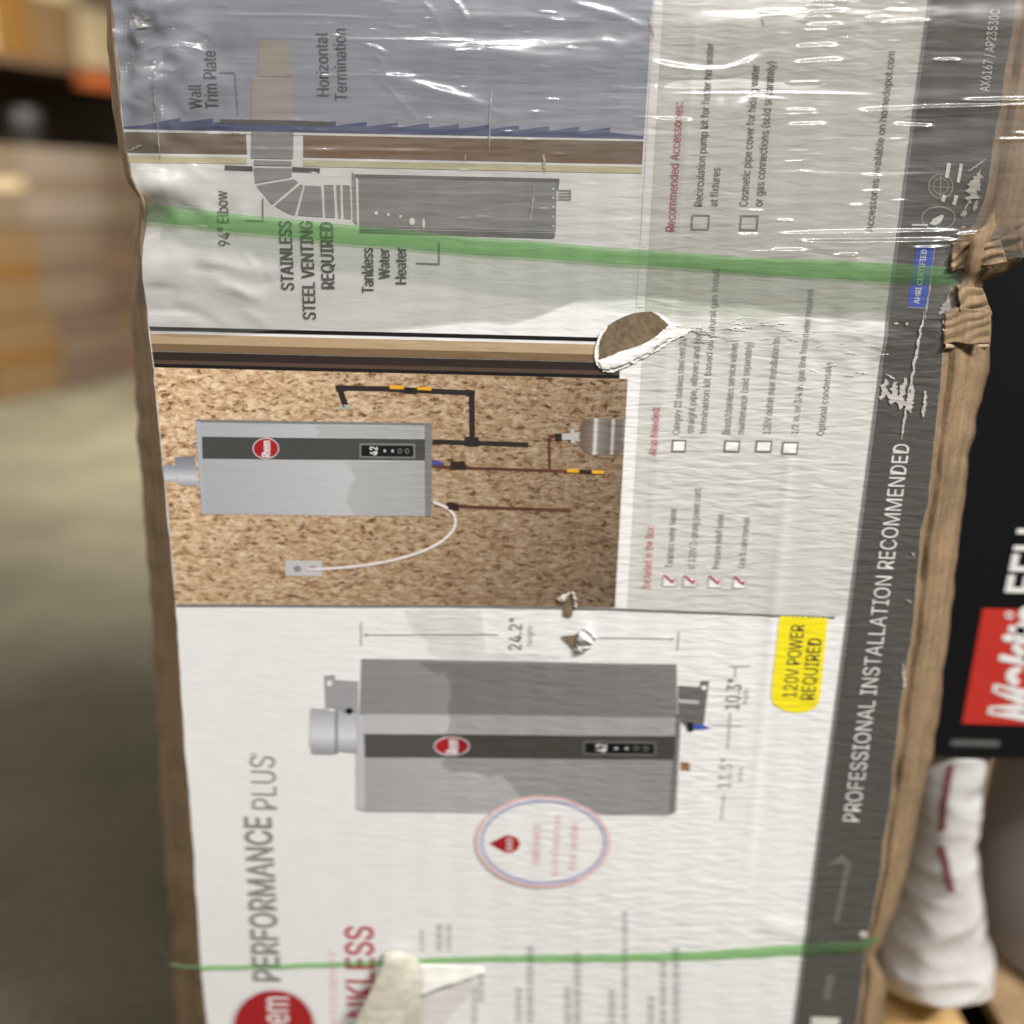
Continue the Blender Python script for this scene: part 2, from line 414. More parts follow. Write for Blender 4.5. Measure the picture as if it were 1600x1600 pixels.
LEFT = [(166, -60), (172, 0), (176, 60), (184, 140), (191, 200), (196, 250), (205, 290), (224, 322), (224, 346), (220, 352), (220, 400), (224, 450), (230, 508), (236, 560), (244, 640), (250, 700),
        (258, 780), (266, 860), (273, 945), (280, 1040), (290, 1200), (300, 1300), (308, 1420), (314, 1520), (322, 1600), (336, 1760)]
RIGHT = [(1596, -60), (1584, 10), (1561, 160), (1548, 240), (1538, 300), (1528, 335), (1498, 358), (1488, 395), (1487, 440), (1484, 480), (1473, 540), (1463, 640), (1450, 770), (1440, 810), (1426, 960),
         (1411, 1060), (1395, 1200), (1372, 1380), (1353, 1465), (1350, 1500), (1337, 1600), (1315, 1760)]
RSIL = [(1672, -60), (1655, 120), (1640, 250), (1612, 340), (1598, 385), (1572, 408), (1534, 424), (1534, 446), (1544, 468), (1550, 492), (1547, 530), (1543, 570), (1528, 630), (1515, 700), (1505, 780), (1497, 850), (1488, 930),
        (1478, 1005), (1470, 1080), (1457, 1165), (1440, 1240), (1428, 1300), (1412, 1370), (1396, 1420), (1378, 1462), (1366, 1480), (1380, 1515), (1384, 1540), (1378, 1600), (1362, 1760)]
LSIL = [(162, -60), (167, 60), (176, 180), (186, 245), (203, 300), (218, 325), (218, 350), (208, 380), (205, 500), (210, 600), (216, 700), (224, 800), (232, 900), (238, 1000), (246, 1150), (253, 1300),
        (262, 1420), (271, 1450), (268, 1500), (274, 1600), (284, 1760)]
def interp(poly, y):
    ys = [p[1] for p in poly]; xs = [p[0] for p in poly]
    return np.interp(y, ys, xs)
TOPY, BOTY = -60.0, 1752.0
rows = np.arange(TOPY, BOTY, 6.0); ncol = 200
tt = np.linspace(0, 1, ncol)
JAG = wobble(21, 14, .05, .5)
jag = 1.6 * JAG(rows, rows * 0)
XL = interp(LEFT, rows) + jag * .5; XR = interp(RIGHT, rows) + jag * .8
PX = XL[:, None] + (XR - XL)[:, None] * tt[None, :]
PY = np.repeat(rows[:, None], ncol, 1) + 0.022 * (PX - 800)     # rows follow the carton's own level lines
v = face_pt(PX.ravel(), PY.ravel())
def grid_faces(nr, nc):
    i = np.arange(nr * nc).reshape(nr, nc)
    return np.stack([i[:-1, :-1].ravel(), i[1:, :-1].ravel(), i[1:, 1:].ravel(), i[:-1, 1:].ravel()], 1)
front = mesh_obj('front_panel', v, grid_faces(len(rows), ncol), WHITE)
keep(front, carton)

# kraft sides: rounded board edge, groove, ridge, then the bulging side wall back to the rear
def side(is_right):
    E = interp(RIGHT, rows) + jag * .8 if is_right else interp(LEFT, rows) + jag * .5
    S = interp(RSIL if is_right else LSIL, rows) + 1.5 * wobble(33, 14, .05, .4)(rows, rows * 0)
    ypy = rows + 0.022 * (E - 800)
    sgn = 1 if is_right else -1
    wd = (S - E)
    cols = []
    base = P(E, ypy, 0.0); base[:, 1] -= disp(E, ypy)
    cols.append(base)
    crush = np.exp(-((rows - 385) / 55) ** 2) if is_right else np.exp(-((rows - 330) / 40) ** 2) * .5
    n1 = wobble(41 + is_right, 16, .03, .5); n2 = wobble(51, 16, .05, .6)
    prof = [(.10, .0035), (.16, .0045), (.24, .0015), (.34, .0020), (.5, .008), (.68, .014), (.84, .022), (1.0, .034)] if is_right else \
           [(.10, .003), (.22, .008), (.40, .02), (.6, .045), (.8, .08), (1.0, .13)]
    for q, (fr, yy) in enumerate(prof):
        if not is_right: yy = yy * (.25 + .75 * np.clip((rows - 330) / 200, 0, 1))
        y = yy + crush * .012 * n1(rows, rows * 0 + q * 23) + .0008 * n2(rows * 1.0, rows * 0 + q * 31)
        cols.append(P(E + wd * fr + crush * 4 * n2(rows, rows * 0 + q * 11), rows + 0.022 * (E - 800), y))
    last = cols[-1]
    xb = last[:, 0].copy()
    k = np.ones(41) / 41
    xs = np.convolve(np.pad(xb, 20, mode='edge'), k, 'valid')
    lim = np.minimum(xs, 0.398) if is_right else np.maximum(xs, -0.415)
    for yy, inset in ((.06, .006), (.12, .008), (.25, .004), (.45, .012)) if is_right else ((.2, -.003), (.32, .0), (.45, .012)):
        c = last.copy(); c[:, 0] = lim - sgn * inset; c[:, 1] = yy + (0 if is_right else 0); cols.append(c)
    V = np.stack(cols, 1)           # rows x cols x 3
    nr, nc = V.shape[0], V.shape[1]
    F = grid_faces(nr, nc)
    if not is_right: F = F[:, ::-1]
    o = mesh_obj('side_panel', V.reshape(-1, 3), F, KRAFT)
    keep(o, carton)
    return V[:, -1], last
backR, sideR = side(True); backL, sideL = side(False)
# rear, top and bottom close the box
nb = len(rows)
V = np.concatenate([backL, backR]); F = [(i, i + nb, i + nb + 1, i + 1) for i in range(nb - 1)]
keep(mesh_obj('rear_panel', V, F, KRAFT), carton)
def cap(name, idx, dz):
    a, b_ = v.reshape(len(rows), ncol, 3)[idx][0], v.reshape(len(rows), ncol, 3)[idx][-1]
    bmx = bmesh.new()
    z = (a[2] + b_[2]) / 2 + dz
    x0, x1 = min(a[0], backL[idx][0]), max(b_[0], backR[idx][0])
    bm_box(bmx, x0 - .003, x1 + .003, -.004, .456, z - .004, z + .004)
    keep(bm_obj(name, bmx, KRAFT), carton)
cap('top_panel', 0, .012); cap('bottom_panel', -1, -.008)

# ------------------------------------------------------------------ print laid on the front panel
def flat(name, polys, mat, layer=1, cut=7.0, parent=front, stuff=False):
    """printed shapes given by their outlines on the panel; cut into small cells so they follow its relief"""
    bm = bmesh.new()
    for pts in polys:
        vs = [bm.verts.new((p[0], p[1], 0)) for p in pts]
        try: bm.faces.new(vs)
        except ValueError: pass
    bmesh.ops.remove_doubles(bm, verts=bm.verts[:], dist=.02)
    bmesh.ops.triangulate(bm, faces=bm.faces[:])
    xs = [q.co.x for q in bm.verts]; ys = [q.co.y for q in bm.verts]
    for lo, hi, ax in ((min(xs), max(xs), 0), (min(ys), max(ys), 1)):
        if hi - lo > 1.5 * cut:
            for k in np.arange(lo + cut, hi - 1, cut):
                co = [0, 0, 0]; co[ax] = k; no = [0, 0, 0]; no[ax] = 1
                bmesh.ops.bisect_plane(bm, geom=bm.verts[:] + bm.edges[:] + bm.faces[:], plane_co=co, plane_no=no, dist=1e-4)
    a = np.array([(q.co.x, q.co.y) for q in bm.verts])
    p3 = face_pt(a[:, 0], a[:, 1], layer)
    for q, p in zip(bm.verts, p3): q.co = p
    bm.normal_update()
    for fc in bm.faces:
        if fc.normal.y > 0: fc.normal_flip()
    isl = islands(bm)
    many = len(isl) > 24 or stuff
    out = None
    for grp in ([bm.faces[:]] if many else isl):
        idx = {}; V = []; F = []
        for fc in grp:
            F.append([idx.setdefault(q, len(idx)) for q in fc.verts])
        V = [q.co[:] for q in idx]
        o = mesh_obj(name, V, F, mat); keep(o, parent)
        if many: o['kind'] = 'stuff'
        out = out or o
    bm.free()
    return out
def islands(bm):
    seen = set(); res = []
    for f0 in bm.faces:
        if f0 in seen: continue
        st = [f0]; seen.add(f0); cur = []
        while st:
            f = st.pop(); cur.append(f)
            for q in f.verts:
                for g2 in q.link_faces:
                    if g2 not in seen: seen.add(g2); st.append(g2)
        res.append(cur)
    return res
def quad(x0, y0, x1, y1, sl=0.02, lean=True):
    """upright printed rectangle: left x0 / right x1 at its middle height, y at its left end"""
    ym = (y0 + y1) / 2
    a = lambda x, y: (vx(x, ym, y) if lean else x, y)
    return [a(x0, y0), a(x1, y0 + sl * (x1 - x0)), a(x1, y1 + sl * (x1 - x0)), a(x0, y1)]
def line(pts, w):
    L, Rr = [], []
    for i, p in enumerate(pts):
        a = pts[max(0, i - 1)]; b = pts[min(len(pts) - 1, i + 1)]
        dx, dy = b[0] - a[0], b[1] - a[1]; q = math.hypot(dx, dy) or 1
        if 0 < i < len(pts) - 1:
            c0, c1 = pts[i - 1], pts[i + 1]
            l0 = math.hypot(p[0] - c0[0], p[1] - c0[1]) or 1; l1 = math.hypot(c1[0] - p[0], c1[1] - p[1]) or 1
            dx = (p[0] - c0[0]) / l0 + (c1[0] - p[0]) / l1; dy = (p[1] - c0[1]) / l0 + (c1[1] - p[1]) / l1
            q = math.hypot(dx, dy) or 1; dx /= q; dy /= q; q = max(.5, q / 2)
            # mitre so that corners keep their width
        nx, ny = -dy / q * w / 2, dx / q * w / 2
        L.append((p[0] + nx, p[1] + ny)); Rr.append((p[0] - nx, p[1] - ny))
    return L + Rr[::-1]
def segs(pts, w):
    return [line(pts, w)]
def ell(cx, cy, rx, ry, n=40):
    return [(cx + rx * math.cos(6.28318 * i / n), cy + ry * math.sin(6.28318 * i / n)) for i in range(n)]
def ringp(cx, cy, rx, ry, w, n=48):
    out = []
    for i in range(n):
        a, b = 6.28318 * i / n, 6.28318 * (i + 1) / n
        out.append([(cx + (rx + s * w / 2) * math.cos(t), cy + (ry + s * w / 2) * math.sin(t)) for t, s in ((a, 1), (b, 1), (b, -1), (a, -1))])
    return out

try:
    FONT = bpy.data.fonts.load(bpy.utils.system_resource('DATAFILES', path='fonts') + '/Inter.woff2')
except Exception:
    FONT = None
def glyphs(s, bold=0.0, shear=0.0, spacing=1.0):
    cu = bpy.data.curves.new('t', 'FONT'); cu.body = s; cu.size = 1
    if FONT: cu.font = FONT
    cu.offset = bold; cu.shear = shear; cu.resolution_u = 3; cu.space_character = spacing
    o = bpy.data.objects.new('t', cu); COL.objects.link(o)
    bpy.context.view_layer.update()
    me = o.to_mesh()
    V = np.array([q.co[:2] for q in me.vertices]); F = [tuple(p.vertices) for p in me.polygons]
    o.to_mesh_clear(); bpy.data.objects.remove(o); bpy.data.curves.remove(cu)
    return V, F
CAPH = None
def lay(s, p0, p1, h, bold=0.0, strike=0.0, shear=0.0, capdir=(-1, -.022), spacing=1.0):
    """text running from p0 (start of its base line) to p1, letters h pixels tall, reading up the panel"""
    global CAPH
    if CAPH is None:
        a, _ = glyphs('H'); CAPH = a[:, 1].max()
    V, F = glyphs(s, bold, shear, spacing)
    u0_, u1_ = V[:, 0].min(), V[:, 0].max()
    a = (V[:, 0] - u0_) / (u1_ - u0_)
    k = V[:, 1] / CAPH * h
    X = p0[0] + (p1[0] - p0[0]) * a + capdir[0] * k
    Y = p0[1] + (p1[1] - p0[1]) * a + capdir[1] * k
    if strike: return (X, Y, F), (X + strike * .3, Y + strike, F)
    return X, Y, F
def lettering(items, mat, layer=4, name='lettering', parent=front, place=None):
    for it in items:
        VV, FF, off = [], [], 0
        for (X, Y, F), ex_ in ([(it[0], 0), (it[1], .35)] if len(it) == 2 else [(it, 0)]):
            VV.append(place(X, Y) if place else face_pt(X, Y, layer + ex_)); FF += [tuple(i + off for i in f)[::-1] for f in F]; off += len(X)
        o = mesh_obj(name, np.concatenate(VV), FF, mat, smooth=False)
        if sum(p.normal.y * p.area for p in o.data.polygons) > 0: o.data.flip_normals()
        keep(o, parent)
def up(s, x, y0, y1, h, **k):
    return lay(s, (x, y0), (vx(x, y0, y1), y1), h, **k)

def jagged(x0, y0, x1, y1, w, seed, n=14, rough=.5):
    """an irregular scuff along a line"""
    rs = random.Random(seed); L, Rr = [], []
    dx, dy = x1 - x0, y1 - y0; q = math.hypot(dx, dy)
    nx, ny = -dy / q, dx / q
    for i in range(n + 1):
        t = i / n; e = math.sin(math.pi * min(1, max(0.03, t))) ** .5
        a = w / 2 * e * (1 + rough * rs.uniform(-1, 1)); b = w / 2 * e * (1 + rough * rs.uniform(-1, 1))
        j = rs.uniform(-.25, .25) * w
        L.append((x0 + dx * t + nx * (a + j), y0 + dy * t + ny * (a + j))); Rr.append((x0 + dx * t - nx * (b - j), y0 + dy * t - ny * (b - j)))
    return L + Rr[::-1]

# large areas
def strip_right(y0, y1, n=400):
    ys = np.linspace(y0, y1, n)
    jj = 1.28 * JAG(ys, ys * 0)
    return [(float(interp(RIGHT, y)) + float(j) - .3, float(y) + .022 * (float(interp(RIGHT, y)) - 800)) for y, j in zip(ys, jj)]
bandL = [(vx(1402, 400, y), y) for y in np.linspace(-40, 1745, 30)]
flat('printed_band', [bandL + strip_right(1730, -55)], BAND, 1)
flat('pale_line', [line([(x - 3, y) for x, y in bandL], 5)], GREYT, 2)
TXL = lambda y: vx(1012, 215, y)
flat('grey_text_panel', [[(vx(1024, 215, -40), -40), (vx(1396, 400, -40), -40)] + [(vx(1396, 400, y), y) for y in (300, 600, 962)] + [(vx(1024, 215, 948), 956)]], GREYP, 1, cut=6)
def leftedge(y): return float(interp(LEFT, y - .022 * (220 - 800))) + 1
flat('blue_grey_field', [[(leftedge(-45) , -45), (vx(1008, 215, -45), -45), (1006, 216), (leftedge(199), 199)] + [(leftedge(y), y) for y in (150, 100, 50, 0)]], SKY, 1, cut=6)
teeth = [(leftedge(199), 201), (leftedge(199), 198), (228, 195)]
ex = [282, 332, 380, 428, 477, 525, 573, 622, 670, 717, 764, 811, 858, 905, 953]
for i, x in enumerate(ex):
    y = 183.5 + (x - 282) * .0235
    teeth += [(x, y), (x, y + 7.5)]
teeth += [(1005, 213), (1005, 217)]
flat('printed_siding', [teeth], NAVY, 2)
flat('pale_line', [[(leftedge(204), 202), (1005, 218), (1005, 221), (leftedge(206), 206)]], TOOTH, 2)
WOOD = grad_ink('brown_timber_print', [(0, C(104, 90, 70)), (.25, C(110, 92, 68)), (.38, C(118, 90, 62)), (1, C(104, 82, 60))], 'X', -.38, .15, streak=(14, 14, 320), amt=.16)
flat('printed_timber', [[(leftedge(207), 207), (384, 208), (386, 242), (leftedge(238), 238)], [(474, 211), (1005, 222), (1003, 257), (474, 246)]], WOOD, 2)
flat('pale_line', [[(leftedge(240), 239), (386, 242), (386, 246), (leftedge(243), 243)], [(474, 246.5), (1003, 257.5), (1003, 261), (474, 250)]], TOOTH, 2)
flat('printed_board', [[(leftedge(244), 243), (386, 246), (386, 256), (leftedge(255), 254)], [(474, 250), (1003, 261), (1003, 271), (474, 260)]], STRAW, 2)
flat('printed_bar', [[(344, 186), (510, 190), (520, 193.5), (520, 197), (344, 192)], [(351, 258), (395, 260), (395, 267), (351, 265)], [(457, 261), (500, 263), (500, 270), (457, 268)]], DBAR, 3)
# vent pipe, elbow and schematic heater
flat('printed_vent_pipe', [[(405, 62), (452, 63), (455, 120), (403, 119)]], TAUPE, 3)
flat('printed_vent_pipe', [[(394, 120), (458, 121), (459, 188), (393, 187)]], ink('taupe_print_b', C(152, 146, 136)), 3)
flat('printed_vent_pipe', [[(393, 205), (459, 207), (458, 248), (392, 247)]], STEELP, 3)
fan = [[(397, 250), (456, 252), (456, 259), (397, 258)], [(397, 262), (456, 263), (456, 276), (399, 286)], [(401, 290), (460, 280), (466, 285), (426, 319)], [(430, 321), (470, 288), (474, 290), (461, 336), (447, 331)],
       [(466, 336), (477, 290), (502, 291), (505, 339)], [(509, 339), (507, 289), (521, 289), (524, 340)], [(529, 340), (526, 289), (532, 289), (533, 341)], [(538, 341), (536, 289), (547, 290), (549, 342)], [(552, 345), (550, 268), (556, 275), (558, 352)]]
flat('printed_elbow', fan, STEELP, 3)
flat('printed_schematic_heater', [[(561, 276), (870, 284), (868, 362), (562, 355)]], grad_ink('schematic_case_print', [(0, C(124, 120, 115)), (.5, C(134, 131, 126)), (1, C(120, 120, 116))], 'X', -.16, .06, streak=(10, 10, 200), amt=.14), 3)
flat('schematic_edge', [[(553, 272), (874, 279), (874, 284.5), (560, 277)], [(562, 357), (868, 364), (866, 372), (562, 363)], [(870, 285), (874, 285), (872, 296), (870, 296)]], ink('schematic_dark_print', C(98, 97, 92)), 4)
flat('printed_rivet', [ell(864.5, y, 1.7, 1.7, 8) for y in (295, 309, 323, 338, 353)] + [ell(644, 346, 4.5, 6, 12), ell(662, 349, 2.2, 8, 8), ell(588, 333, 3, 3, 8), ell(607, 335, 2.4, 2.4, 8), ell(626, 338, 2.4, 2, 8)], TOOTH, 5)
flat('printed_ports', segs([(872, 297), (890, 297.5)], 1.6) + segs([(872, 302), (890, 302.5)], 1.6) + segs([(872, 306.5), (890, 307)], 1.6) + segs([(872, 311), (890, 311.5)], 1.6) + segs([(891, 296), (891, 313)], 1.8), GREYT, 4)
flat('leader_line', segs([(343, 113), (367, 114), (372, 180)], 2) + segs([(411, 310), (411, 346)], 2) + segs([(411, 345), (385, 344)], 2) + segs([(650, 411), (686, 412.5), (686, 378)], 2), GREYT, 4)

lettering([up('Wall', 317, 170, 132, 20), up('Trim Plate', 342, 170, 79, 20), up('Horizontal', 515, 150, 51, 19), up('Termination', 543, 157, 45, 19), up('94° Elbow', 360, 384, 298, 18)], CHAR)
lettering([up('STAINLESS', 460, 452, 345, 20, strike=1.0), up('STEEL VENTING', 494, 498, 345, 20, strike=1.0), up('REQUIRED', 523, 450, 347, 20, strike=1.0)], CHAR)
lettering([up('Tankless', 584, 457, 387, 18, strike=.8), up('Water', 609, 435, 388, 17, strike=.8), up('Heater', 635, 443, 386, 17, strike=.8)], CHAR)

# mid rails above the photograph
def rail(y0, y1, mat, nm='printed_rail', x1=968):
    lx = leftedge(y0) + 1
    s = .0243
    flat(nm, [[(lx, y0 + (lx - 232) * s), (x1, y0 + (x1 - 232) * s), (x1, y1 + (x1 - 232) * s), (lx + 2, y1 + (lx - 232) * s)]], mat, 2)
rail(510, 516, BLACK); rail(521, 536.5, BOARD); rail(536.5, 548, BOARD2); rail(549, 562, DARKB); rail(562, 568, ink('walnut_print', C(78, 62, 50))); rail(568, 573.5, BLACK)
# the strand-board photograph
def pxr(y): return vx(981, 585, y)
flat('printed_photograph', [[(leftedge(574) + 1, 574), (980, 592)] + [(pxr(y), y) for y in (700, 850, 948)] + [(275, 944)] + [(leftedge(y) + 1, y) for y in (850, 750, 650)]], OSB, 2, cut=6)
flat('pale_line', [line([(vx(1016, 215, y), y) for y in (-40, 200, 400, 480)], 12), line([(pxr(y) + 6, y) for y in (592, 700, 850, 950)], 11)], WHITE, 2)
flat('dark_line', [line([(276, 946), (700, 947), (957, 951), (vx(1326, 800, 965), 965)], 3.6)], GREYT, 3)
# heater in the photograph
BODY = grad_ink('heater_case_print', [(0, C(152, 152, 150)), (.6, C(172, 171, 168)), (1, C(160, 160, 157))], 'X', -.33, -.05, streak=(14, 14, 120), amt=.06)
flat('printed_heater', [[(306, 657), (668, 662), (670, 806), (322, 803)]], BODY, 3)
flat('printed_heater_band', [[(316, 682), (664, 686), (664, 719), (317, 716)]], ink('heater_band_print', C(66, 66, 62)), 4)
flat('printed_heater_edge', [[(306, 657), (313, 657), (322, 803), (316, 803)]], ink('heater_edge_light', C(158, 160, 166)), 4)
flat('printed_heater_edge', [[(664, 664), (675, 664), (674, 807), (665, 806)]], ink('heater_edge_dark', C(112, 112, 108)), 5)
flat('printed_heater_edge', [[(306, 655), (674, 661), (674, 664.5), (306, 659)]], ink('heater_edge_dark', C(112, 112, 108)), 4)
flat('printed_flue', [[(255, 726), (276, 726), (276, 752), (257, 752)], [(273, 714), (305, 712), (310, 760), (278, 757)]], grad_ink('flue_print', [(0, C(96, 96, 98)), (.35, C(186, 186, 188)), (.6, C(140, 140, 144)), (1, C(104, 104, 108))], 'Z', .915, .952, amt=.05), 3)
def logo(cx, cy, rx, ry, layer, txt=1.0):
    flat('printed_logo', [ell(cx, cy, rx, ry)], RED, layer)
    flat('printed_logo_ring', ringp(cx, cy, rx + 1.0, ry + .8, max(1.3, rx * .08)), ink('logo_ring', C(196, 182, 180)), layer + 1)
    lettering([lay('Rheem', (cx + rx * .36, cy + ry * .84), (cx + rx * .36, cy - ry * .80), rx * .70 * txt, strike=.7)], TOOTH, layer + 1, 'logo_lettering')
logo(416, 700, 19, 15, 5)
def display(x0, y0, x1, y1, sl, layer):
    flat('printed_display', [quad(x0 - 3, y0 - 3, x1 + 3, y1 + 3, sl, False)], GREYT, layer)
    flat('printed_display', [quad(x0, y0, x1, y1, sl, False)], BLACK, layer + 1)
    w = x1 - x0; h = y1 - y0; ym = (y0 + y1) / 2
    px = x0 + w * .25
    lettering([lay('42', (x0 + w * .31, ym + h * .40), (x0 + w * .31, ym - h * .36), w * .15, strike=.6)], TOOTH, layer + 2, 'display_digits')
    flat('display_icon', [ell(x0 + w * f, ym + sl * w * f, w * .025, h * .16, 12) for f in (.45, .6)], LGREYT, layer + 2)
    flat('display_icon', ringp(x0 + w * .74, ym + sl * w * .7, w * .035, h * .2, 1.3, 14) + ringp(x0 + w * .88, ym + sl * w * .85, w * .035, h * .2, 1.3, 14), GREYT, layer + 2)
display(565, 695, 646, 712, .012, 5)
# pipework in the photograph
flat('printed_gas_pipe', [line([(536, 606), (600, 607.5), (738, 614)], 8), line([(737, 612), (738, 690)], 9), line([(676, 690), (740, 692), (826, 695)], 7.5), line([(531, 604), (535, 620), (541, 635)], 9),
     [(524, 602), (542, 602), (542, 611), (526, 612)], [(728, 608), (742, 610), (742, 620), (728, 619)], [(726, 682), (748, 683), (748, 698), (726, 697)], [(630, 606), (652, 607), (652, 616), (630, 615)]], ink('gas_pipe_print', C(44, 38, 36)), 3)
flat('pipe_flange', [ell(540, 636, 9, 4, 16)], ink('flange_print', C(150, 150, 140)), 3)
flat('valve_handle', [[(609, 601.5), (631, 602), (631, 608), (609, 607.5)], [(652, 604), (674, 605), (674, 610), (652, 609)], [(886, 732), (905, 732.5), (905, 738), (886, 737.5)], [(925, 734), (944, 735), (944, 740), (925, 739.5)]], GOLD, 5)
flat('printed_copper_pipe', [line([(676, 728), (730, 731), (860, 735), (945, 739)], 4.2), line([(858, 684), (859, 734)], 4), line([(700, 789), (760, 793), (892, 797)], 4.5), line([(857, 683), (870, 681)], 4)], COPPER, 4)
flat('printed_fitting', [[(704, 721), (726, 720), (730, 733), (704, 733)], [(698, 784), (716, 786), (718, 797), (700, 796)], [(904, 733), (925, 734), (925, 740), (904, 739)], [(868, 677), (878, 677), (878, 689), (868, 688)]], DARKB, 5)
flat('printed_blue_fitting', [[(676, 718), (694, 722), (694, 726), (676, 726)]], ink('fitting_blue_print', C(70, 66, 130)), 5)
TANK = grad_ink('tank_print', [(0, C(98, 84, 70)), (.20, C(112, 100, 88)), (.27, C(196, 190, 182)), (.34, C(122, 114, 106)), (.60, C(96, 88, 82)), (.66, C(176, 168, 160)), (.72, C(100, 92, 86)), (.90, C(104, 96, 90)), (.95, C(160, 154, 146)), (1, C(90, 82, 76))], 'X', .066, .108, amt=.06)
tk = [(914, 656), (922, 653), (973, 655)] + [(vx(972, 680, y), y) for y in (680, 710)] + [(924, 710), (914, 706), (907, 698), (904, 686), (904, 674), (907, 664)]
flat('printed_tank', [tk], TANK, 4)
flat('printed_connector', [[(877, 677), (892, 677), (892, 687), (877, 687)], [(891, 671), (897, 670), (899, 692), (892, 692)], [(897, 676), (906, 674), (906, 690), (897, 688)]], ink('connector_print', C(170, 166, 158)), 4)
cab = []
for i in range(25):
    t = i / 24
    B = [(677, 784), (755, 806), (708, 884), (480, 889)]
    cab.append(tuple(sum(c * q[k] for c, q in zip(((1 - t) ** 3, 3 * t * (1 - t) ** 2, 3 * t * t * (1 - t), t ** 3), B)) for k in (0, 1)))
flat('printed_power_cord', [line(cab, 4.2)], ink('cord_print', C(206, 196, 186)), 5)
flat('printed_outlet', [quad(446, 875, 503, 899, .012, False)], ink('outlet_print', C(176, 172, 168)), 3)
flat('printed_socket', [ell(465, 888, 6, 5, 14), [(484, 884), (494, 884), (494, 890), (484, 890)]], ink('socket_print', C(128, 122, 118)), 4)

CLING = film_mat('clinging_film', (.87, .865, .855), .0, (.4, .4, .4), gloss=.015, rough=.3)  # dark tint paints the film's change of reflection where it clings
CLING2 = film_mat('clinging_film_thin', (.93, .925, .92), .0, (.4, .4, .4), gloss=.015, rough=.3)
flat('clinging_film', [[(655, 1034), (672, 1046), (686, 1052), (694, 1048), (702, 1062), (706, 1084), (700, 1104), (704, 1128), (696, 1150), (700, 1178), (690, 1194), (706, 1206), (742, 1204), (766, 1216), (784, 1208), (800, 1226), (812, 1244), (840, 1240), (880, 1246), (930, 1266), (960, 1270), (1048, 1270), (1060, 1130), (1058, 1038)]], CLING, 8)
flat('clinging_film', [[(536, 720), (548, 728), (556, 746), (546, 764), (542, 782), (556, 804), (664, 804), (664, 720)], [(492, 663), (500, 672), (496, 682), (662, 684), (662, 664)], [(632, 953), (640, 975), (652, 990), (668, 1000), (672, 1022), (690, 1028), (876, 1030), (874, 1022), (760, 1018), (752, 953)]], CLING2, 8)

# texts of the grey panel
T = []
T += [up('Recirculation pump kit for faster hot water', 1097, 322, 67, 12.5), up('at fixtures', 1121, 322, 262, 12.5), up('Cosmetic pipe cover for hiding water', 1168, 322, 101, 13), up('or gas connections (sold separately)', 1191, 322, 96, 13)]
T += [up('Accessories available on homedepot.com', 1364, 362, 80, 12)]
lettering(T, CHAR)
T = [up('Category III stainless steel vent 24', 1062, 678, 528, 11), up('straight pipe, elbows and horiz', 1084, 677, 510, 11), up('termination kit based on natural gas install', 1104, 677, 420, 11), up('Brass/stainless service valves', 1141, 678, 535, 11.5),
     up('maintenance (sold separately)', 1163, 678, 534, 11.5), up('120V outlet near installation to', 1204, 678, 527, 11.5), up('1/2 in. or 3/4 in. gas line from meter required', 1247, 678, 452, 10.5), up('Optional condensate', 1288, 680, 566, 11.5)]
SOFTT = ink('soft_grey_ink', C(128, 126, 120))
lettering(T, SOFTT)
lettering([up('Recommended Accessories:', 1054, 361, 160, 14)], REDTX)
lettering([up('Also Needed:', 1026, 711, 635, 12)], PRED)
lettering([up('Included in the Box:', 1016, 918, 820, 12.5)], PRED)
lettering([up('Tankless water heater', 1051, 886, 793, 11), up("6' 120V 3-prong power cord", 1086, 888, 764, 11.5), up('Pressure relief valve', 1124, 888, 803, 11), up('Use & care manual', 1164, 886, 807, 11)], SOFTT)
def box_outline(x0, y0, x1, y1, w, sl=.02):
    a = quad(x0 - w / 2, y0 - w / 2, x1 + w / 2, y1 + w / 2, sl); b = quad(x0 + w / 2, y0 + w / 2, x1 - w / 2, y1 - w / 2, sl)
    return [[a[i], a[(i + 1) % 4], b[(i + 1) % 4], b[i]] for i in range(4)]
for (a, b, c, d) in [(1081, 336, 1107, 358), (1157, 337, 1183, 359), (1051, 688, 1071, 705), (1133, 689, 1155, 705), (1182, 689, 1205, 705), (1223, 691, 1246, 708)]:
    if b > 500: flat('checkbox', [quad(a, b, c, d)], WHITE, 3)
    flat('checkbox_outline', box_outline(a, b, c, d, 2.4), GREYT, 4)
for x, y in ((1036, 900), (1068, 901), (1107, 902), (1146, 903)):
    flat('checkbox', [quad(x, y, x + 20, y + 15)], WHITE, 3)
    flat('checkbox_outline', box_outline(x, y, x + 20, y + 15, 1.6), LGREYT, 4)
    flat('check_mark', [line([(x + 1, y - 3), (x + 10, y + 5), (x + 15, y + 9)], 3.2), line([(x + 15, y + 10), (x + 17, y + 3)], 2.4)], REDTX, 5)

# lower panel: heater cut-out picture
flat('printed_heater_side', [[(565, 1029), (1057, 1037), (1058, 1120), (562, 1116)]], grad_ink('heater_side_print', [(0, C(124, 122, 119)), (1, C(132, 130, 126))], 'X', -.15, .16, streak=(8, 8, 14), amt=.08), 3)
FRNT = grad_ink('heater_front_print', [(0, C(150, 148, 145)), (.4, C(158, 156, 152)), (1, C(150, 148, 144))], 'X', -.15, .16, streak=(9, 9, 18), amt=.09)
flat('printed_heater_front', [[(560, 1114), (1058, 1120), (1052, 1268), (1046, 1273), (570, 1267), (558, 1262)]], FRNT, 4)
flat('printed_heater_strip', [[(570, 1116), (1056, 1121), (1056, 1150), (568, 1146)]], ink('heater_strip_print', C(168, 166, 162)), 5)
flat('printed_heater_band', [[(569, 1146), (1057, 1150), (1056, 1186), (570, 1182)]], ink('heater_band_b', C(74, 72, 67)), 6)
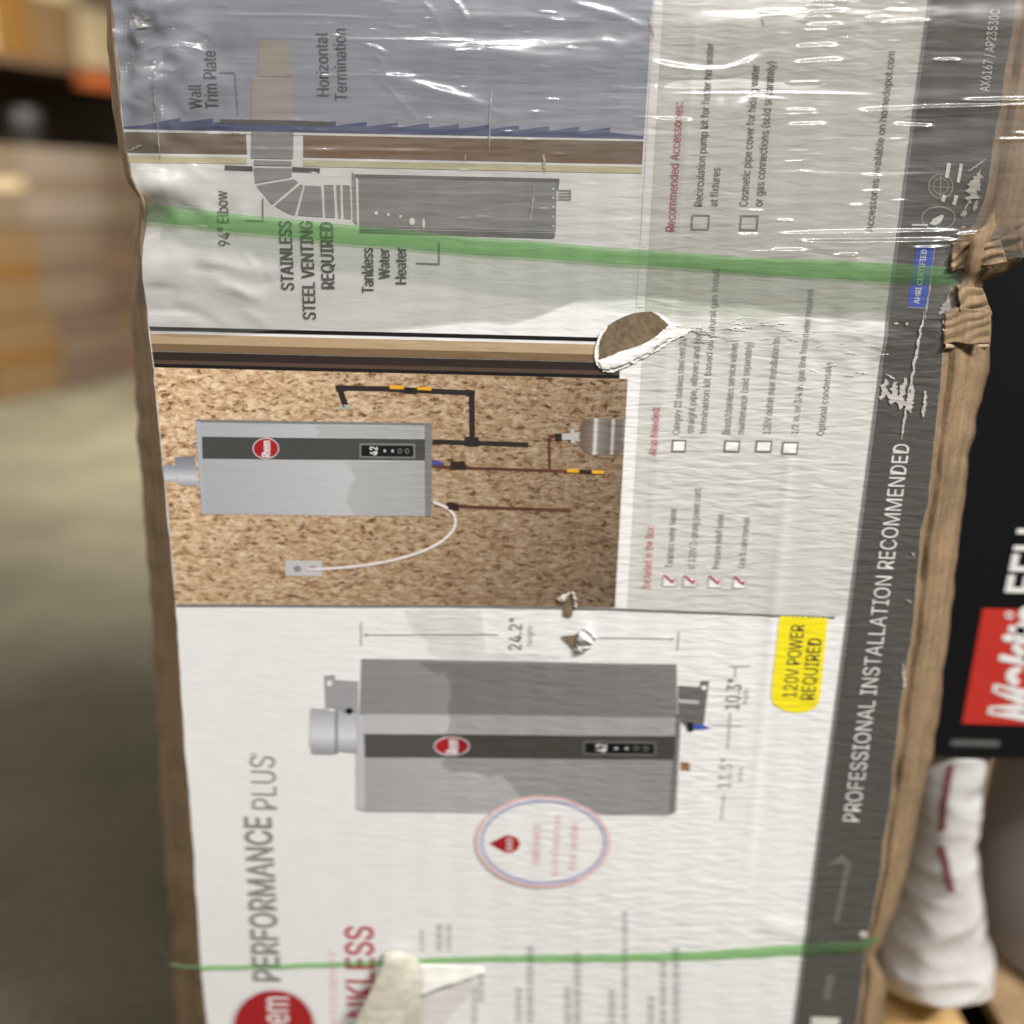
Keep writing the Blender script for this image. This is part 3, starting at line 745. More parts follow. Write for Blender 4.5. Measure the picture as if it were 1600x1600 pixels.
flat('printed_heater_edge', [[(558, 1116), (569, 1117), (571, 1266), (558, 1262)]], ink('heater_edge_b', C(172, 170, 168)), 6)
flat('printed_heater_edge', [[(1057, 1114), (1064, 1122), (1056, 1268), (1046, 1272)]], ink('heater_edge_c', C(112, 110, 106)), 6)
flat('printed_flue', [[(486, 1106), (507, 1107), (528, 1112), (559, 1113), (559, 1176), (528, 1173), (520, 1178), (488, 1177), (484, 1160)]], grad_ink('flue_print_b', [(0, C(140, 138, 138)), (.35, C(196, 194, 194)), (1, C(142, 140, 140))], 'Z', .632, .687, amt=.04), 4)
flat('printed_flue_seam', [line([(526, 1108), (526, 1177)], 3.5)], GREYT, 5)
flat('printed_bracket', [[(507, 1055), (523, 1054), (524, 1062), (560, 1064), (560, 1114), (540, 1114), (522, 1106), (509, 1106)]], ink('bracket_print', C(142, 140, 138)), 3)
flat('printed_bracket_hole', [ell(515, 1067, 4, 5, 12)], WHITE, 5)
flat('printed_bracket_hole', [ell(546, 1110, 6, 5, 12)], BLACK, 6)
flat('printed_bracket', [[(1060, 1071), (1094, 1073), (1095, 1063), (1108, 1064), (1103, 1104), (1099, 1137), (1074, 1138), (1060, 1122)]], ink('bracket_print_b', C(98, 95, 90)), 3)
flat('printed_bracket_hole', [ell(1100, 1074, 4, 4, 12)], WHITE, 5)
flat('printed_bracket_rib', [[(1060, 1092), (1092, 1094), (1092, 1100), (1060, 1098)]], LGREYT, 4)
flat('printed_blue_fitting', [[(1082, 1131), (1098, 1132), (1110, 1137), (1098, 1139), (1082, 1139)]], ink('fitting_blue_b', C(62, 84, 158)), 5)
flat('printed_fitting', [[(1074, 1128), (1083, 1129), (1083, 1143), (1074, 1142)]], BLACK, 5)
flat('printed_copper_fitting', [[(1064, 1190), (1078, 1192), (1078, 1205), (1064, 1203)]], ink('copper_fitting_print', C(136, 98, 66)), 3)
logo(706, 1165, 26, 13.5, 7)
display(914, 1159, 1022, 1175, .018, 7)
flat('dimension_line', segs([(565, 971), (565, 1008)], 2.2) + segs([(570, 991), (779, 991)], 1.6) + [[(568, 991), (575, 988), (575, 994)]] + segs([(935, 995), (1052, 997)], 1.4) + [[(1055, 997), (1049, 994), (1049, 1000)]] + segs([(1061, 985), (1059, 1015)], 2)
     + segs([(1150, 1040), (1149, 1058)], 1.8) + segs([(1142, 1112), (1138, 1170)], 2) + segs([(1132, 1240), (1128, 1280)], 2) + segs([(1140, 1040), (1172, 1040)], 1.4) + segs([(1110, 1132), (1160, 1133)], 1.4), LGREYT, 4)
lettering([up('24.2"', 815, 1015, 966, 20), up('10.3"', 1155, 1108, 1061, 22)], GREYT)
lettering([up('height', 832, 1008, 977, 9), up('depth', 1168, 1100, 1076, 8), up('width', 1160, 1222, 1198, 7)], LGREYT)
lettering([up('13.5"', 1142, 1231, 1185, 20)], LGREYT)
# yellow notice
yl = [(vx(1218, 960, 961), 961), (vx(1294, 960, 964), 964)]
yb = [(1282, 1085), (1279, 1098), (1272, 1107), (1260, 1112), (1244, 1114), (1226, 1111), (1213, 1104), (1206, 1094), (1205, 1080)]
flat('yellow_notice', [yl + yb], YEL, 3)
lettering([up('120V POWER', 1244, 1089, 976, 21), up('REQUIRED', 1272, 1093, 997, 21)], CHAR, 5)
# round badge
flat('printed_badge', [ell(848, 1314, 104, 71, 60)], WHITE, 7)
flat('badge_ring', ringp(848, 1314, 103, 70, 4, 60), SALMON, 8)
flat('badge_ring', ringp(849, 1314, 96, 64, 5, 60), RING, 9)
drop = [(764, 1317), (778, 1310), (790, 1304), (800, 1304), (809, 1309), (813, 1317), (809, 1326), (800, 1331), (790, 1331), (778, 1325)]
flat('badge_drop', [drop], RED, 8)
lettering([up('GO', 800, 1327, 1308, 9, strike=.7)], TOOTH, 9)
lettering([up('delivers', 843, 1349, 1286, 14, strike=.6), up('continuous', 872, 1367, 1272, 13, strike=.6), up('hot water', 900, 1356, 1281, 13, strike=.6)], SALMON, 8)
# titles
lettering([up('PERFORMANCE', 438, 1533, 1276, 41, bold=.016)], ink('title_grey', C(128, 126, 120)))
lettering([up('PLUS', 434, 1264, 1181, 39, bold=0)], ink('title_grey_light', C(140, 138, 134)))
flat('degree_mark', ringp(397, 1179, 3.5, 3, 1.4, 14), LGREYT, 4)
logo(428, 1604, 64, 58, 3)
lettering([up('TANKLESS', 587, 1642, 1447, 43, bold=.012)], REDTX, 3)
lettering([up('HIGH EFFICIENCY', 531, 1668, 1484, 10)], SALMON, 3)
# faint small print, too soft in the photograph to be read: broken tone strips
sp = []
rs = random.Random(4)
for (x, y0, y1, w) in [(660, 1452, 1486, 5), (687, 1443, 1486, 9), (702, 1443, 1486, 7), (752, 1515, 1566, 8), (742, 1540, 1600, 7), (811, 1542, 1600, 9), (829, 1478, 1600, 10), (888, 1540, 1600, 10), (903, 1485, 1600, 9), (957, 1546, 1600, 10), (977, 1420, 1600, 8), (1018, 1556, 1600, 10),
                       (1037, 1500, 1600, 10), (1057, 1478, 1600, 10)]:
    y = y0
    while y < y1:
        L = rs.uniform(5, 15); L = min(L, y1 - y)
        sp.append([(x - w / 2, y), (x + w / 2, y + .2), (x + w / 2, y + L), (x - w / 2, y + L)])
        y += L + rs.uniform(1.5, 3)
flat('small_print', sp, ink('faint_print', C(176, 172, 168)), 3, cut=60, stuff=True)
# charcoal band print
lettering([lay('PROFESSIONAL INSTALLATION RECOMMENDED', (1342, 1284), (1421, 694), 25, bold=0, capdir=(-1, -.03))], ink('silver_ink', C(200, 197, 190)), 4)
lettering([lay('AX6167 / AP23530C', (1545, 143), (1562, 15), 15, bold=.0)], ink('silver_ink', C(200, 197, 190)), 4)
SILV = ink('silver_ink', C(200, 197, 190)); SILD = ink('dull_silver_ink', C(140, 137, 128))
flat('printed_emblem', ringp(1470, 291, 19, 19, 1.8, 30) + ringp(1470, 291, 12, 12, 1.2, 24) + segs([(1452, 291), (1488, 293)], 1.6) + segs([(1470, 273), (1469, 309)], 1.4) + ringp(1467, 341, 27, 18, 2, 30), SILD, 3)
flat('emblem_lettering', [line([(1483, 255), (1479, 278)], 6), line([(1476, 305), (1473, 315)], 6), line([(1502, 256), (1497, 285)], 5), line([(1495, 305), (1491, 320)], 6)], SILV, 4)
flat('emblem_lettering', [[(1452, 350), (1458, 342), (1472, 335), (1476, 337), (1470, 348), (1462, 352)], [(1425, 350), (1450, 350), (1449, 353), (1424, 353)]], SILV, 4)
flat('blue_badge', [[(1432, 386), (1461, 386), (1450, 481), (1443, 482), (1417, 479)]], BLUE, 3)
flat('blue_badge_edge', segs([(1461, 386), (1447, 482), (1417, 480)], 1.6), SILD, 4)
lettering([lay('AHRI CERTIFIED', (1436, 474), (1448, 390), 9, strike=.7)], SILV, 4)
flat('faint_arrow', [line([(1326, 1345), (1306, 1442)], 9), [(1292, 1352), (1318, 1334), (1334, 1360), (1318, 1350)], line([(1298, 1522), (1291, 1562)], 12)], ink('arrow_ink', C(98, 96, 90)), 3)  # faint grey arrow paints a reflection on the band
flat('printed_tile', [[(1268, 1588), (1312, 1590), (1306, 1640), (1262, 1640)]], ink('tile_ink', C(190, 188, 176)), 3)

# scuffs: torn print that bares the pale liner; some pale marks paint glints
SC = ink('bared_liner', C(168, 163, 152), rough=.8, vary=.35)
sc = [jagged(1384, 592, 1376, 625, 9, 1), jagged(1398, 596, 1393, 632, 10, 2), jagged(1413, 590, 1405, 640, 9, 3), jagged(1425, 600, 1421, 645, 9, 4), jagged(1446, 610, 1441, 652, 5, 5), jagged(1380, 612, 1425, 634, 9, 6),
      jagged(1443, 485, 1421, 610, 4.5, 7, 24), jagged(1421, 600, 1408, 688, 3.2, 8, 20), jagged(1484, 455, 1474, 540, 8, 9, 20, .8), jagged(1466, 490, 1482, 470, 9, 10), jagged(1456, 420, 1444, 500, 2.6, 11, 16, .9),
      jagged(1396, 505, 1404, 506, 3, 12), jagged(1416, 503, 1417, 508, 4, 13), jagged(1508, 330, 1533, 262, 3.4, 14, 18, .9), jagged(1512, 268, 1540, 248, 2.6, 15), jagged(1515, 318, 1530, 270, 17, 16, 18, .5), jagged(1503, 338, 1512, 330, 8, 17),
      jagged(1524, 330, 1527, 312, 6, 18), jagged(1425, 862, 1427, 868, 3, 19), jagged(1416, 935, 1424, 942, 2.4, 20), jagged(1411, 1035, 1413, 1075, 4, 21, 16, .9), jagged(1342, 1458, 1356, 1462, 10, 22)]
flat('scuff', sc, SC, 6, cut=60)
KR = KRAFT
flat('scuff', [jagged(1196, 40, 1187, 20, 3, 31, 12, .9), jagged(1014, 22, 1022, 60, 3, 30)], SC, 5, cut=60)
flat('scuff', [jagged(200, 8, 218, 40, 4, 40, 18, 1), jagged(214, 20, 216, 42, 7, 41, 14, 1), jagged(216, 26, 240, 30, 4, 42, 12, 1), jagged(212, 44, 238, 40, 3, 43, 12, 1), jagged(205, 60, 222, 74, 3, 44, 12, 1), jagged(199, 236, 222, 226, 3, 45, 12, 1), jagged(207, 70, 205, 110, 2, 46, 14, 1),  # upper-left marks paint glints of crumpled paper and a film edge
               jagged(243, 118, 246, 180, 3, 47, 20, .9), jagged(246, 180, 251, 256, 2, 48, 20, .9), jagged(768, 140, 764, 236, 2, 49, 18, .9), jagged(728, 240, 727, 252, 2, 50), jagged(850, 240, 852, 270, 4, 51, 16, 1), jagged(836, 290, 828, 345, 3, 52, 20, 1), jagged(1000, 500, 1150, 530, 2, 53, 40, 1.0)], SC, 6, cut=60)
flat('scuffs', [jagged(x, y, x + L * math.cos(a), y + L * .4 * math.sin(a), 1.5, 60 + i, 12, 1.2) for i, (x, y, a, L) in enumerate([(rs.gauss(1130, 60), rs.gauss(514, 9), rs.uniform(-.7, .9), rs.uniform(14, 34)) for _ in range(24)] + [(rs.gauss(1300, 34), rs.gauss(555, 26), rs.uniform(-1, 1), rs.uniform(12, 26)) for _ in range(14)])], ink('scuffed_paper', C(206, 202, 194), rough=.7), 5, cut=60)

# deep tear with bare kraft and a rolled lip of white liner
tear = [(931, 562), (930, 545), (934, 530), (941, 519), (950, 508), (962, 500), (975, 494), (990, 489.5), (1005, 488), (1020, 487), (1030, 491), (1038, 498), (1042, 505), (1040, 514), (1028, 523), (1015, 533), (1000, 540), (985, 545), (970, 551), (955, 556), (944, 562)]
tear = [(x + rs.uniform(-1.5, 1.5), y + rs.uniform(-1, 1)) for x, y in tear]
tp = flat('torn_patch', [tear], KRAFT_RAW, 7, cut=8); tp['label'] = 'oval tear baring rough brown kraft'
def peel(name, path_in, path_out, lift, mat, n=10, seed=0, parent=front, base=8):
    """paper lip rolled up between two edges"""
    rs = np.random.RandomState(seed)
    a = np.array(path_in, float); b = np.array(path_out, float)
    tI = np.linspace(0, 1, 40)
    def res(p):
        s = np.concatenate([[0], np.cumsum(np.hypot(*np.diff(p, axis=0).T))]); s /= s[-1]
        return np.stack([np.interp(tI, s, p[:, 0]), np.interp(tI, s, p[:, 1])], 1)
    a = res(a); b = res(b)
    a += rs.normal(0, .7, a.shape) + .8 * np.sin(tI * 37 + seed)[:, None]; b += rs.normal(0, 1.0, b.shape) + 1.2 * np.sin(tI * 29 + 2 * seed)[:, None] * np.sin(tI * 11)[:, None]
    V = []
    for j in range(n):
        q = j / (n - 1)
        pt = a * (1 - q) + b * q
        h = lift * math.sin(math.pi * min(1, q * .92 + .08)) * (0.75 + .35 * np.sin(tI * 13 + seed) * .5 + rs.normal(0, .05, 40)) * np.clip(np.sin(tI * math.pi) * 2.0 + .1, 0, 1)
        h = np.maximum(h, 0) + base * STEP + disp(pt[:, 0], pt[:, 1])
        p3 = P(pt[:, 0], pt[:, 1], -h)
        V.append(p3)
    V = np.stack(V, 1).reshape(-1, 3)
    o = mesh_obj(name, V, grid_faces(40, n), mat)
    sd = o.modifiers.new('thickness', 'SOLIDIFY'); sd.thickness = .0004; sd.offset = 0
    keep(o, parent)
    return o
trs = random.Random(91)
def ragged(pts, amp, n=5):
    out = []
    for (x0, y0), (x1, y1) in zip(pts, pts[1:] + pts[:1]):
        for k in range(n):
            t = k / n
            out.append((x0 + (x1 - x0) * t + trs.uniform(-amp, amp), y0 + (y1 - y0) * t + trs.uniform(-amp, amp)))
    return out
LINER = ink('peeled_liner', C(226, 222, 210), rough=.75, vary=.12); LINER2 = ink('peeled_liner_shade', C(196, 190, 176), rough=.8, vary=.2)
flat('torn_lip', [ragged([(929, 556), (936, 540), (934, 562), (952, 556), (976, 547), (1002, 538), (1022, 527), (1036, 515), (1046, 506), (1062, 512), (1080, 514), (1072, 522), (1052, 530), (1036, 542), (1012, 556), (990, 567), (968, 577), (954, 582), (942, 580), (932, 570)], .9)], LINER, 8, cut=6)
flat('torn_lip', [ragged([(952, 566), (970, 562), (994, 553), (1014, 545), (1030, 536), (1024, 546), (1004, 557), (984, 565), (966, 571)], .9)], LINER2, 9, cut=6)  # darker liner strip paints shadow into the lip
flat('torn_lip', [ragged([(928, 556), (930, 541), (937, 521), (946, 509), (949, 511), (940, 524), (934, 542), (932, 558)], .6, 4), ragged([(1018, 486), (1030, 489), (1042, 497), (1050, 505), (1066, 508), (1050, 510), (1040, 503), (1028, 493)], .8, 4)], LINER, 8, cut=6)
peel('torn_lip', [(934, 566), (954, 560), (980, 552), (1006, 543), (1026, 532), (1044, 520)], [(940, 577), (956, 579), (980, 569), (1008, 555), (1030, 541), (1050, 526)], .0011, LINER, n=6, seed=22, base=9)

# small puncture
t2 = flat('torn_patch', [[(880, 948), (881, 940), (887, 934), (894, 936), (895, 948), (894, 962), (888, 964), (880, 961)], [(876, 994), (884, 992), (897, 991), (912, 983), (914, 986), (902, 996), (900, 1004), (903, 1018), (897, 1016), (889, 1006)]], KRAFT_RAW, 7, cut=8)
t2['label'] = 'small puncture baring brown kraft'
peel('torn_lip', [(901, 1003), (904, 992), (912, 982), (918, 979)], [(912, 1009), (926, 1006), (931, 998), (928, 986)], .006, ink('lifted_liner', (.84, .83, .81)), seed=3)
peel('torn_lip', [(870, 935), (880, 930), (890, 926)], [(872, 940), (880, 942), (884, 936)], .002, PULP, n=5, seed=8)
peel('torn_lip', [(893, 925), (897, 936), (898, 950)], [(895, 924), (900, 936), (902, 952)], .002, PULP, n=5, seed=9)
peel('torn_lip', [(898, 1015), (905, 1010), (915, 1010)], [(899, 1024), (908, 1020), (922, 1012)], .003, PULP, n=5, seed=10)

# curled strip of liner hanging off the foot of the panel
def curl(name, spine, w0, mat, arc, lift, seed):
    V = []; n = 16
    for i, (x, y, w, lf) in enumerate(spine):
        for j in range(n):
            q = j / (n - 1) - .5
            a = q * arc
            px = x + math.sin(a) / math.sin(arc / 2) * w / 2
            h = 8 * STEP + lf + lift * (math.cos(a) - math.cos(arc / 2))
            p = P([px], [y], [-h])[0]
            V.append(p)
    o = mesh_obj(name, V, grid_faces(len(spine), n), mat)
    sd = o.modifiers.new('thickness', 'SOLIDIFY'); sd.thickness = .0006; sd.offset = 0
    sb = o.modifiers.new('smooth', 'SUBSURF'); sb.levels = 1; sb.render_levels = 2
    keep(o, carton)
    return o
BUFF = kraft('curled_liner', (.58, .55, .46), fib=(30, 30, 60), bump=.0003)
fl = curl('torn_flap', [(614, 1486, 16, .001), (618, 1488, 34, .003), (625, 1494, 48, .007), (628, 1504, 56, .011), (625, 1520, 64, .014), (619, 1545, 76, .017), (611, 1575, 90, .019), (603, 1605, 104, .020), (594, 1660, 122, .021), (588, 1720, 134, .021)], 0, BUFF, 1.3, .010, 1)
fl['label'] = 'curled strip of paper peeling off the panel'
def sheet(name, c, lifts, mat, n=14, wav=.0012, seed=0):
    q, t = np.meshgrid(np.linspace(0, 1, n), np.linspace(0, 1, n))
    mixc = lambda k: (1 - t) * ((1 - q) * c[0][k] + q * c[1][k]) + t * ((1 - q) * c[3][k] + q * c[2][k])
    X, Y = mixc(0), mixc(1)
    ww = wobble(seed, 12, .05, .3)
    X = X + 1.2 * ww(Y, X); Y = Y + 1.0 * ww(X + 40, Y)
    H = (1 - t) * ((1 - q) * lifts[0] + q * lifts[1]) + t * ((1 - q) * lifts[3] + q * lifts[2]) + wav * ww(X, Y)
    o = mesh_obj(name, P(X.ravel(), Y.ravel(), -(H.ravel() + 8 * STEP)), grid_faces(n, n), mat)
    sd = o.modifiers.new('thickness', 'SOLIDIFY'); sd.thickness = .0005; sd.offset = 0
    keep(o, carton); return o
sheet('torn_flap', [(652, 1506), (756, 1511), (757, 1519), (655, 1558)], (.002, .001, .003, .009), ink('bright_flap', (.80, .79, .74)), seed=12)
flat('torn_patch', [[(656, 1558), (690, 1552), (738, 1528), (742, 1540), (728, 1562), (708, 1580), (690, 1612), (656, 1630)]], ink('bared_grey_liner', C(196, 192, 184), rough=.7), 6)

# crushed corner: bent strips of board that stick out above the strap
def crumple(name, outline, yb, seed, amp=.012, mat=KRAFT):
    rs = np.random.RandomState(seed)
    (x0, y0), (x1, y1), (x2, y2), (x3, y3) = outline
    n = 26
    s, t = np.meshgrid(np.linspace(0, 1, n), np.linspace(0, 1, n))
    X = (1 - t) * ((1 - s) * x0 + s * x1) + t * ((1 - s) * x3 + s * x2)
    Y = (1 - t) * ((1 - s) * y0 + s * y1) + t * ((1 - s) * y3 + s * y2)
    w = wobble(seed, 18, .03, .16); w2 = wobble(seed + 9, 12, .04, .2)
    edge = np.minimum(np.minimum(s, 1 - s), np.minimum(t, 1 - t)) * 6
    X = X + 2.5 * w2(X * 1.7, Y) * np.clip(edge + .3, 0, 1); Y = Y + 2.5 * w2(Y + 77, X * 1.3)
    fold = np.abs(((X * .05 + Y * .11 + w2(X, Y) * .6) % 2) - 1)
    dep = yb + amp * .4 * w(X, Y) - amp * .45 * fold + amp * .8 * s
    p = P(X.ravel(), Y.ravel(), dep.ravel())
    o = mesh_obj(name, p, grid_faces(n, n), mat)
    sd = o.modifiers.new('thickness', 'SOLIDIFY'); sd.thickness = .0022; sd.offset = 0
    keep(o, carton)
    return o
crumple('crushed_corner', [(1488, 384), (1560, 366), (1573, 410), (1486, 424)], .002, 71, .010)
crumple('crushed_corner', [(1500, 352), (1600, 340), (1598, 396), (1512, 388)], .010, 72, .014)
crumple('crushed_corner', [(1493, 446), (1534, 450), (1550, 492), (1500, 486)], .004, 73, .010)
crumple('crushed_corner', [(1476, 486), (1548, 484), (1546, 536), (1474, 538)], .001, 74, .004)
o = flat('fold_crease', [], KRAFT) if False else None
bm = bmesh.new()
pts = [(1472, 536), (1545, 533)]
a, b_ = P([1476], [541], -.003)[0], P([1543], [540], .026)[0]
for k in range(1): pass
def tube(path, rad, name, mat, parent, seg_=6):
    V, F = [], []
    for i, p in enumerate(path):
        for s in range(seg_):
            th = 6.28318 * s / seg_
            V.append((p[0], p[1] + rad * math.cos(th), p[2] + rad * math.sin(th)))
    for i in range(len(path) - 1):
        for s in range(seg_):
            F.append((i * seg_ + s, i * seg_ + (s + 1) % seg_, (i + 1) * seg_ + (s + 1) % seg_, (i + 1) * seg_ + s))
    o = mesh_obj(name, V, F, mat); keep(o, parent); return o
bm.free()
tube([tuple(a + (b_ - a) * t) for t in np.linspace(0, 1, 8)], .0028, 'fold_crease', kraft('pale_kraft', (.40, .30, .19)), carton)

# ------------------------------------------------------------------ stretch film and straps
RIDGE = []   # (polyline, width px, height m)
def rd(x0, y0, x1, y1, w, h): RIDGE.append(([(x0, y0), (x1, y1)], w, h))
for a in [(1262, 3, 1326, 2), (1256, 10, 1304, 9), (1258, 21, 1318, 19), (1252, 28, 1298, 27), (1258, 42, 1316, 39), (1250, 49, 1294, 48), (1368, 39, 1454, 33), (1228, 130, 1285, 128), (1222, 173, 1274, 173), (1222, 180, 1280, 178),
          (1578, 209, 1640, 208), (1550, 219, 1640, 216), (1148, 367, 1186, 366), (1166, 330, 1194, 329), (1296, 399, 1340, 399), (1340, 300, 1380, 298), (1345, 275, 1378, 276), (1455, 95, 1500, 94), (1210, 345, 1240, 345), (1320, 322, 1350, 321)]:
    rd(*a, 2.8, .0016)
for a in [(1330, 174, 1560, 166), (1400, 171, 1660, 162), (1200, 366, 1420, 363), (1240, 381, 1500, 377), (1300, 384, 1440, 382), (1495, 158, 1660, 156), (1245, 365, 1512, 361), (1486, 368, 1538, 365), (1225, 378, 1524, 375), (1275, 389, 1494, 386), (1200, 392, 1260, 391), (1310, 398, 1340, 398)]:
    rd(*a, 3.4, .0026)
for a in [(1240, 76, 1308, 72), (1234, 101, 1318, 95), (1224, 198, 1296, 195), (1018, 188, 1084, 190), (1390, 196, 1460, 199), (1340, 180, 1420, 174)]:
    rd(*a, 4.6, .0030)
RIDGE.append(([(1002, 92), (1022, 100), (1050, 107), (1090, 112), (1130, 111), (1160, 104), (1182, 92), (1204, 84)], 7.5, .0034))
RIDGE.append(([(640, 70), (690, 76), (760, 80), (840, 84)], 12, .0013))
RIDGE.append(([(585, 117), (640, 128), (700, 147), (740, 160), (776, 173)], 9, .0026))
RIDGE.append(([(700, 30), (800, 29), (880, 32), (950, 34)], 9, .0015))
RIDGE.append(([(660, 0), (680, 25), (700, 66)], 2.5, .0012)); RIDGE.append(([(708, -5), (726, 25), (736, 46)], 3, .0016))
RIDGE.append(([(586, 116), (620, 152), (660, 196)], 2.5, .0012)); RIDGE.append(([(570, 70), (590, 76), (606, 86)], 3, .0018)); RIDGE.append(([(604, 120), (598, 100), (580, 75)], 2.5, .0012))
RIDGE.append(([(780, 95), (880, 100), (980, 90)], 15, .0012)); RIDGE.append(([(930, 62), (970, 74), (1012, 62)], 10, .0013)); RIDGE.append(([(880, 2), (950, 20), (1016, 48)], 7, .0012))
RIDGE.append(([(760, 240), (768, 180), (777, 142)], 2, .0012)); RIDGE.append(([(945, 505), (946, 430), (950, 360)], 2, .0008)); RIDGE.append(([(1082, 470), (1088, 380), (1094, 330)], 2, .0008))
RIDGE.append(([(998, 480), (1008, 300), (1020, 40)], 4, .0012))
RIDGE.append(([(1128, 230), (1138, 180), (1170, 160), (1210, 150)], 9, .0014)); RIDGE.append(([(1126, 235), (1120, 190), (1125, 150)], 6, .0012))
for pl_ in ([(206, 6), (216, 30), (224, 46)], [(212, 20), (238, 30)], [(214, 44), (236, 42)], [(200, 60), (208, 90), (212, 112)], [(243, 118), (245, 150), (246, 190)], [(247, 190), (250, 258)], [(284, 72), (304, 76), (322, 83)],
           [(240, 96), (250, 80), (272, 74), (292, 84)], [(258, 112), (276, 112), (290, 100)], [(214, 266), (232, 264), (258, 268)], [(270, 300), (290, 318), (316, 322)], [(276, 452), (250, 448), (226, 450)], [(262, 420), (268, 440), (266, 452)], [(236, 486), (262, 490), (284, 484)], [(330, 448), (380, 466), (410, 474)], [(300, 352), (330, 356)]):
    RIDGE.append((pl_, 2.4, .0013))
RIDGE.append(([(215, 85), (250, 72), (300, 72), (322, 82)], 4, .0018))
frs = random.Random(77)
for i in range(110):
    x = frs.uniform(250, 1440); y = frs.uniform(0, 470); L = frs.uniform(15, 60)
    rd(x, y, x + L, y + frs.uniform(-2, 2) + .02 * L, frs.uniform(2, 3.5), frs.uniform(.0002, .0006))
for i in range(30):
    x = frs.uniform(1130, 1420); y = frs.uniform(0, 408); L = frs.uniform(10, 45)
    rd(x, y, x + L, y + frs.uniform(-1.5, 1) - .03 * L, frs.uniform(1.6, 2.4), frs.uniform(.0004, .0009))
for i in range(45):
    x = frs.uniform(420, 900); y = frs.uniform(20, 350); L = frs.uniform(8, 26)
    rd(x, y, x + L, y + frs.uniform(-1.5, 1.5) + .02 * L, frs.uniform(1.8, 2.6), frs.uniform(.0005, .0009))
for (y0, y1, xa, xb) in [(58, 64, 380, 760), (118, 126, 420, 900), (148, 150, 1010, 1400), (232, 240, 330, 820), (262, 258, 900, 1300), (300, 310, 560, 1040), (318, 316, 1120, 1470), (345, 350, 700, 1180), (24, 30, 330, 620), (205, 214, 820, 1240), (268, 272, 1180, 1500)]:
    RIDGE.append(([(xa, y0), ((xa + xb) / 2, (y0 + y1) / 2 + frs.uniform(-4, 4)), (xb, y1)], frs.uniform(2.4, 4), frs.uniform(.0004, .0007)))
def ridge_h(x, y):
    h = np.zeros_like(x)
    for pl, w, hh in RIDGE:
        best = np.zeros_like(x)
        xs = [p[0] for p in pl]; ys = [p[1] for p in pl]
        m = (x > min(xs) - 4 * w) & (x < max(xs) + 4 * w) & (y > min(ys) - 4 * w) & (y < max(ys) + 4 * w)
        if not m.any(): continue
        xm, ym = x[m], y[m]
        tot = sum(math.hypot(pl[i + 1][0] - pl[i][0], pl[i + 1][1] - pl[i][1]) for i in range(len(pl) - 1))
        s0 = 0; bb = np.zeros_like(xm)
        for i in range(len(pl) - 1):
            dx, dy = pl[i + 1][0] - pl[i][0], pl[i + 1][1] - pl[i][1]; L = math.hypot(dx, dy)
            t = np.clip(((xm - pl[i][0]) * dx + (ym - pl[i][1]) * dy) / (L * L), 0, 1)
            d2 = (xm - pl[i][0] - t * dx) ** 2 + (ym - pl[i][1] - t * dy) ** 2
            s = (s0 + t * L) / tot
            bb = np.maximum(bb, np.exp(-d2 / (w * w)) * np.clip(np.sin(np.clip(s, .01, .99) * math.pi) * 1.8, 0, 1))
            s0 += L
        h[m] += hh * bb
    return h
wrap = empty('stretch_wrap', (0, 0.2, 0.15))
tag(wrap, 'clear wrinkled stretch film with bright streaks around the upper part of the big carton', 'stretch film')
bpy.context.view_layer.update()
fr_rows = np.concatenate([np.arange(-52, 405, 1.3), np.arange(405, 530, 4.0)])
fnc = 300
fx = np.linspace(0, 1, fnc)
FXL = interp(LEFT, fr_rows) - 1; FXR = np.maximum(interp(RIGHT, fr_rows) + 4, np.interp(fr_rows, [-60, 380, 410, 520], [1665, 1640, 1530, 1488]))
FX = FXL[:, None] + (FXR - FXL)[:, None] * fx[None, :]
wb = wobble(91, 16, .01, .06)
FY = np.repeat(fr_rows[:, None], fnc, 1) + .022 * (FX - 800)
lowm = np.clip((FY - 380) / 130, 0, 1)
FY = FY + lowm * (np.interp(FX, [200, 450, 800, 900, 1110, 1250, 1500], [0, -4, -30, -62, -62, -48, -40]) + 6 * wb(FX, FX * 0)) - .0 * lowm
inside = np.minimum(np.minimum(FX, interp(RIGHT, FY)), 1600)
mid = np.clip((FX - 560) / 120, 0, 1) * np.clip((250 - FY) / 120, 0, 1)
lng = wobble(96, 16, .035, .11, (1.55, .10))(FX, FY)
fine = wobble(97, 40, .16, .55, (1.55, .09))(FX, FY)
patchy = np.clip(.5 + .9 * wobble(98, 10, .008, .03)(FX, FY), .1, 1)
off = np.maximum(disp(FX, FY), -.004) + 10 * STEP + .0003 * wobble(95, 20, .03, .2, (1.45, .15))(FX, FY) + .9 * ridge_h(FX, FY) + .0016 * mid * lng + .00016 * patchy * fine * np.clip((420 - FY) / 60, .15, 1)
fp = P(FX.ravel(), FY.ravel(), 0.0); fp[:, 1] -= off.ravel()
fo = mesh_obj('film_sheet', fp, grid_faces(len(fr_rows), fnc), CLEAR); keep(fo, wrap)
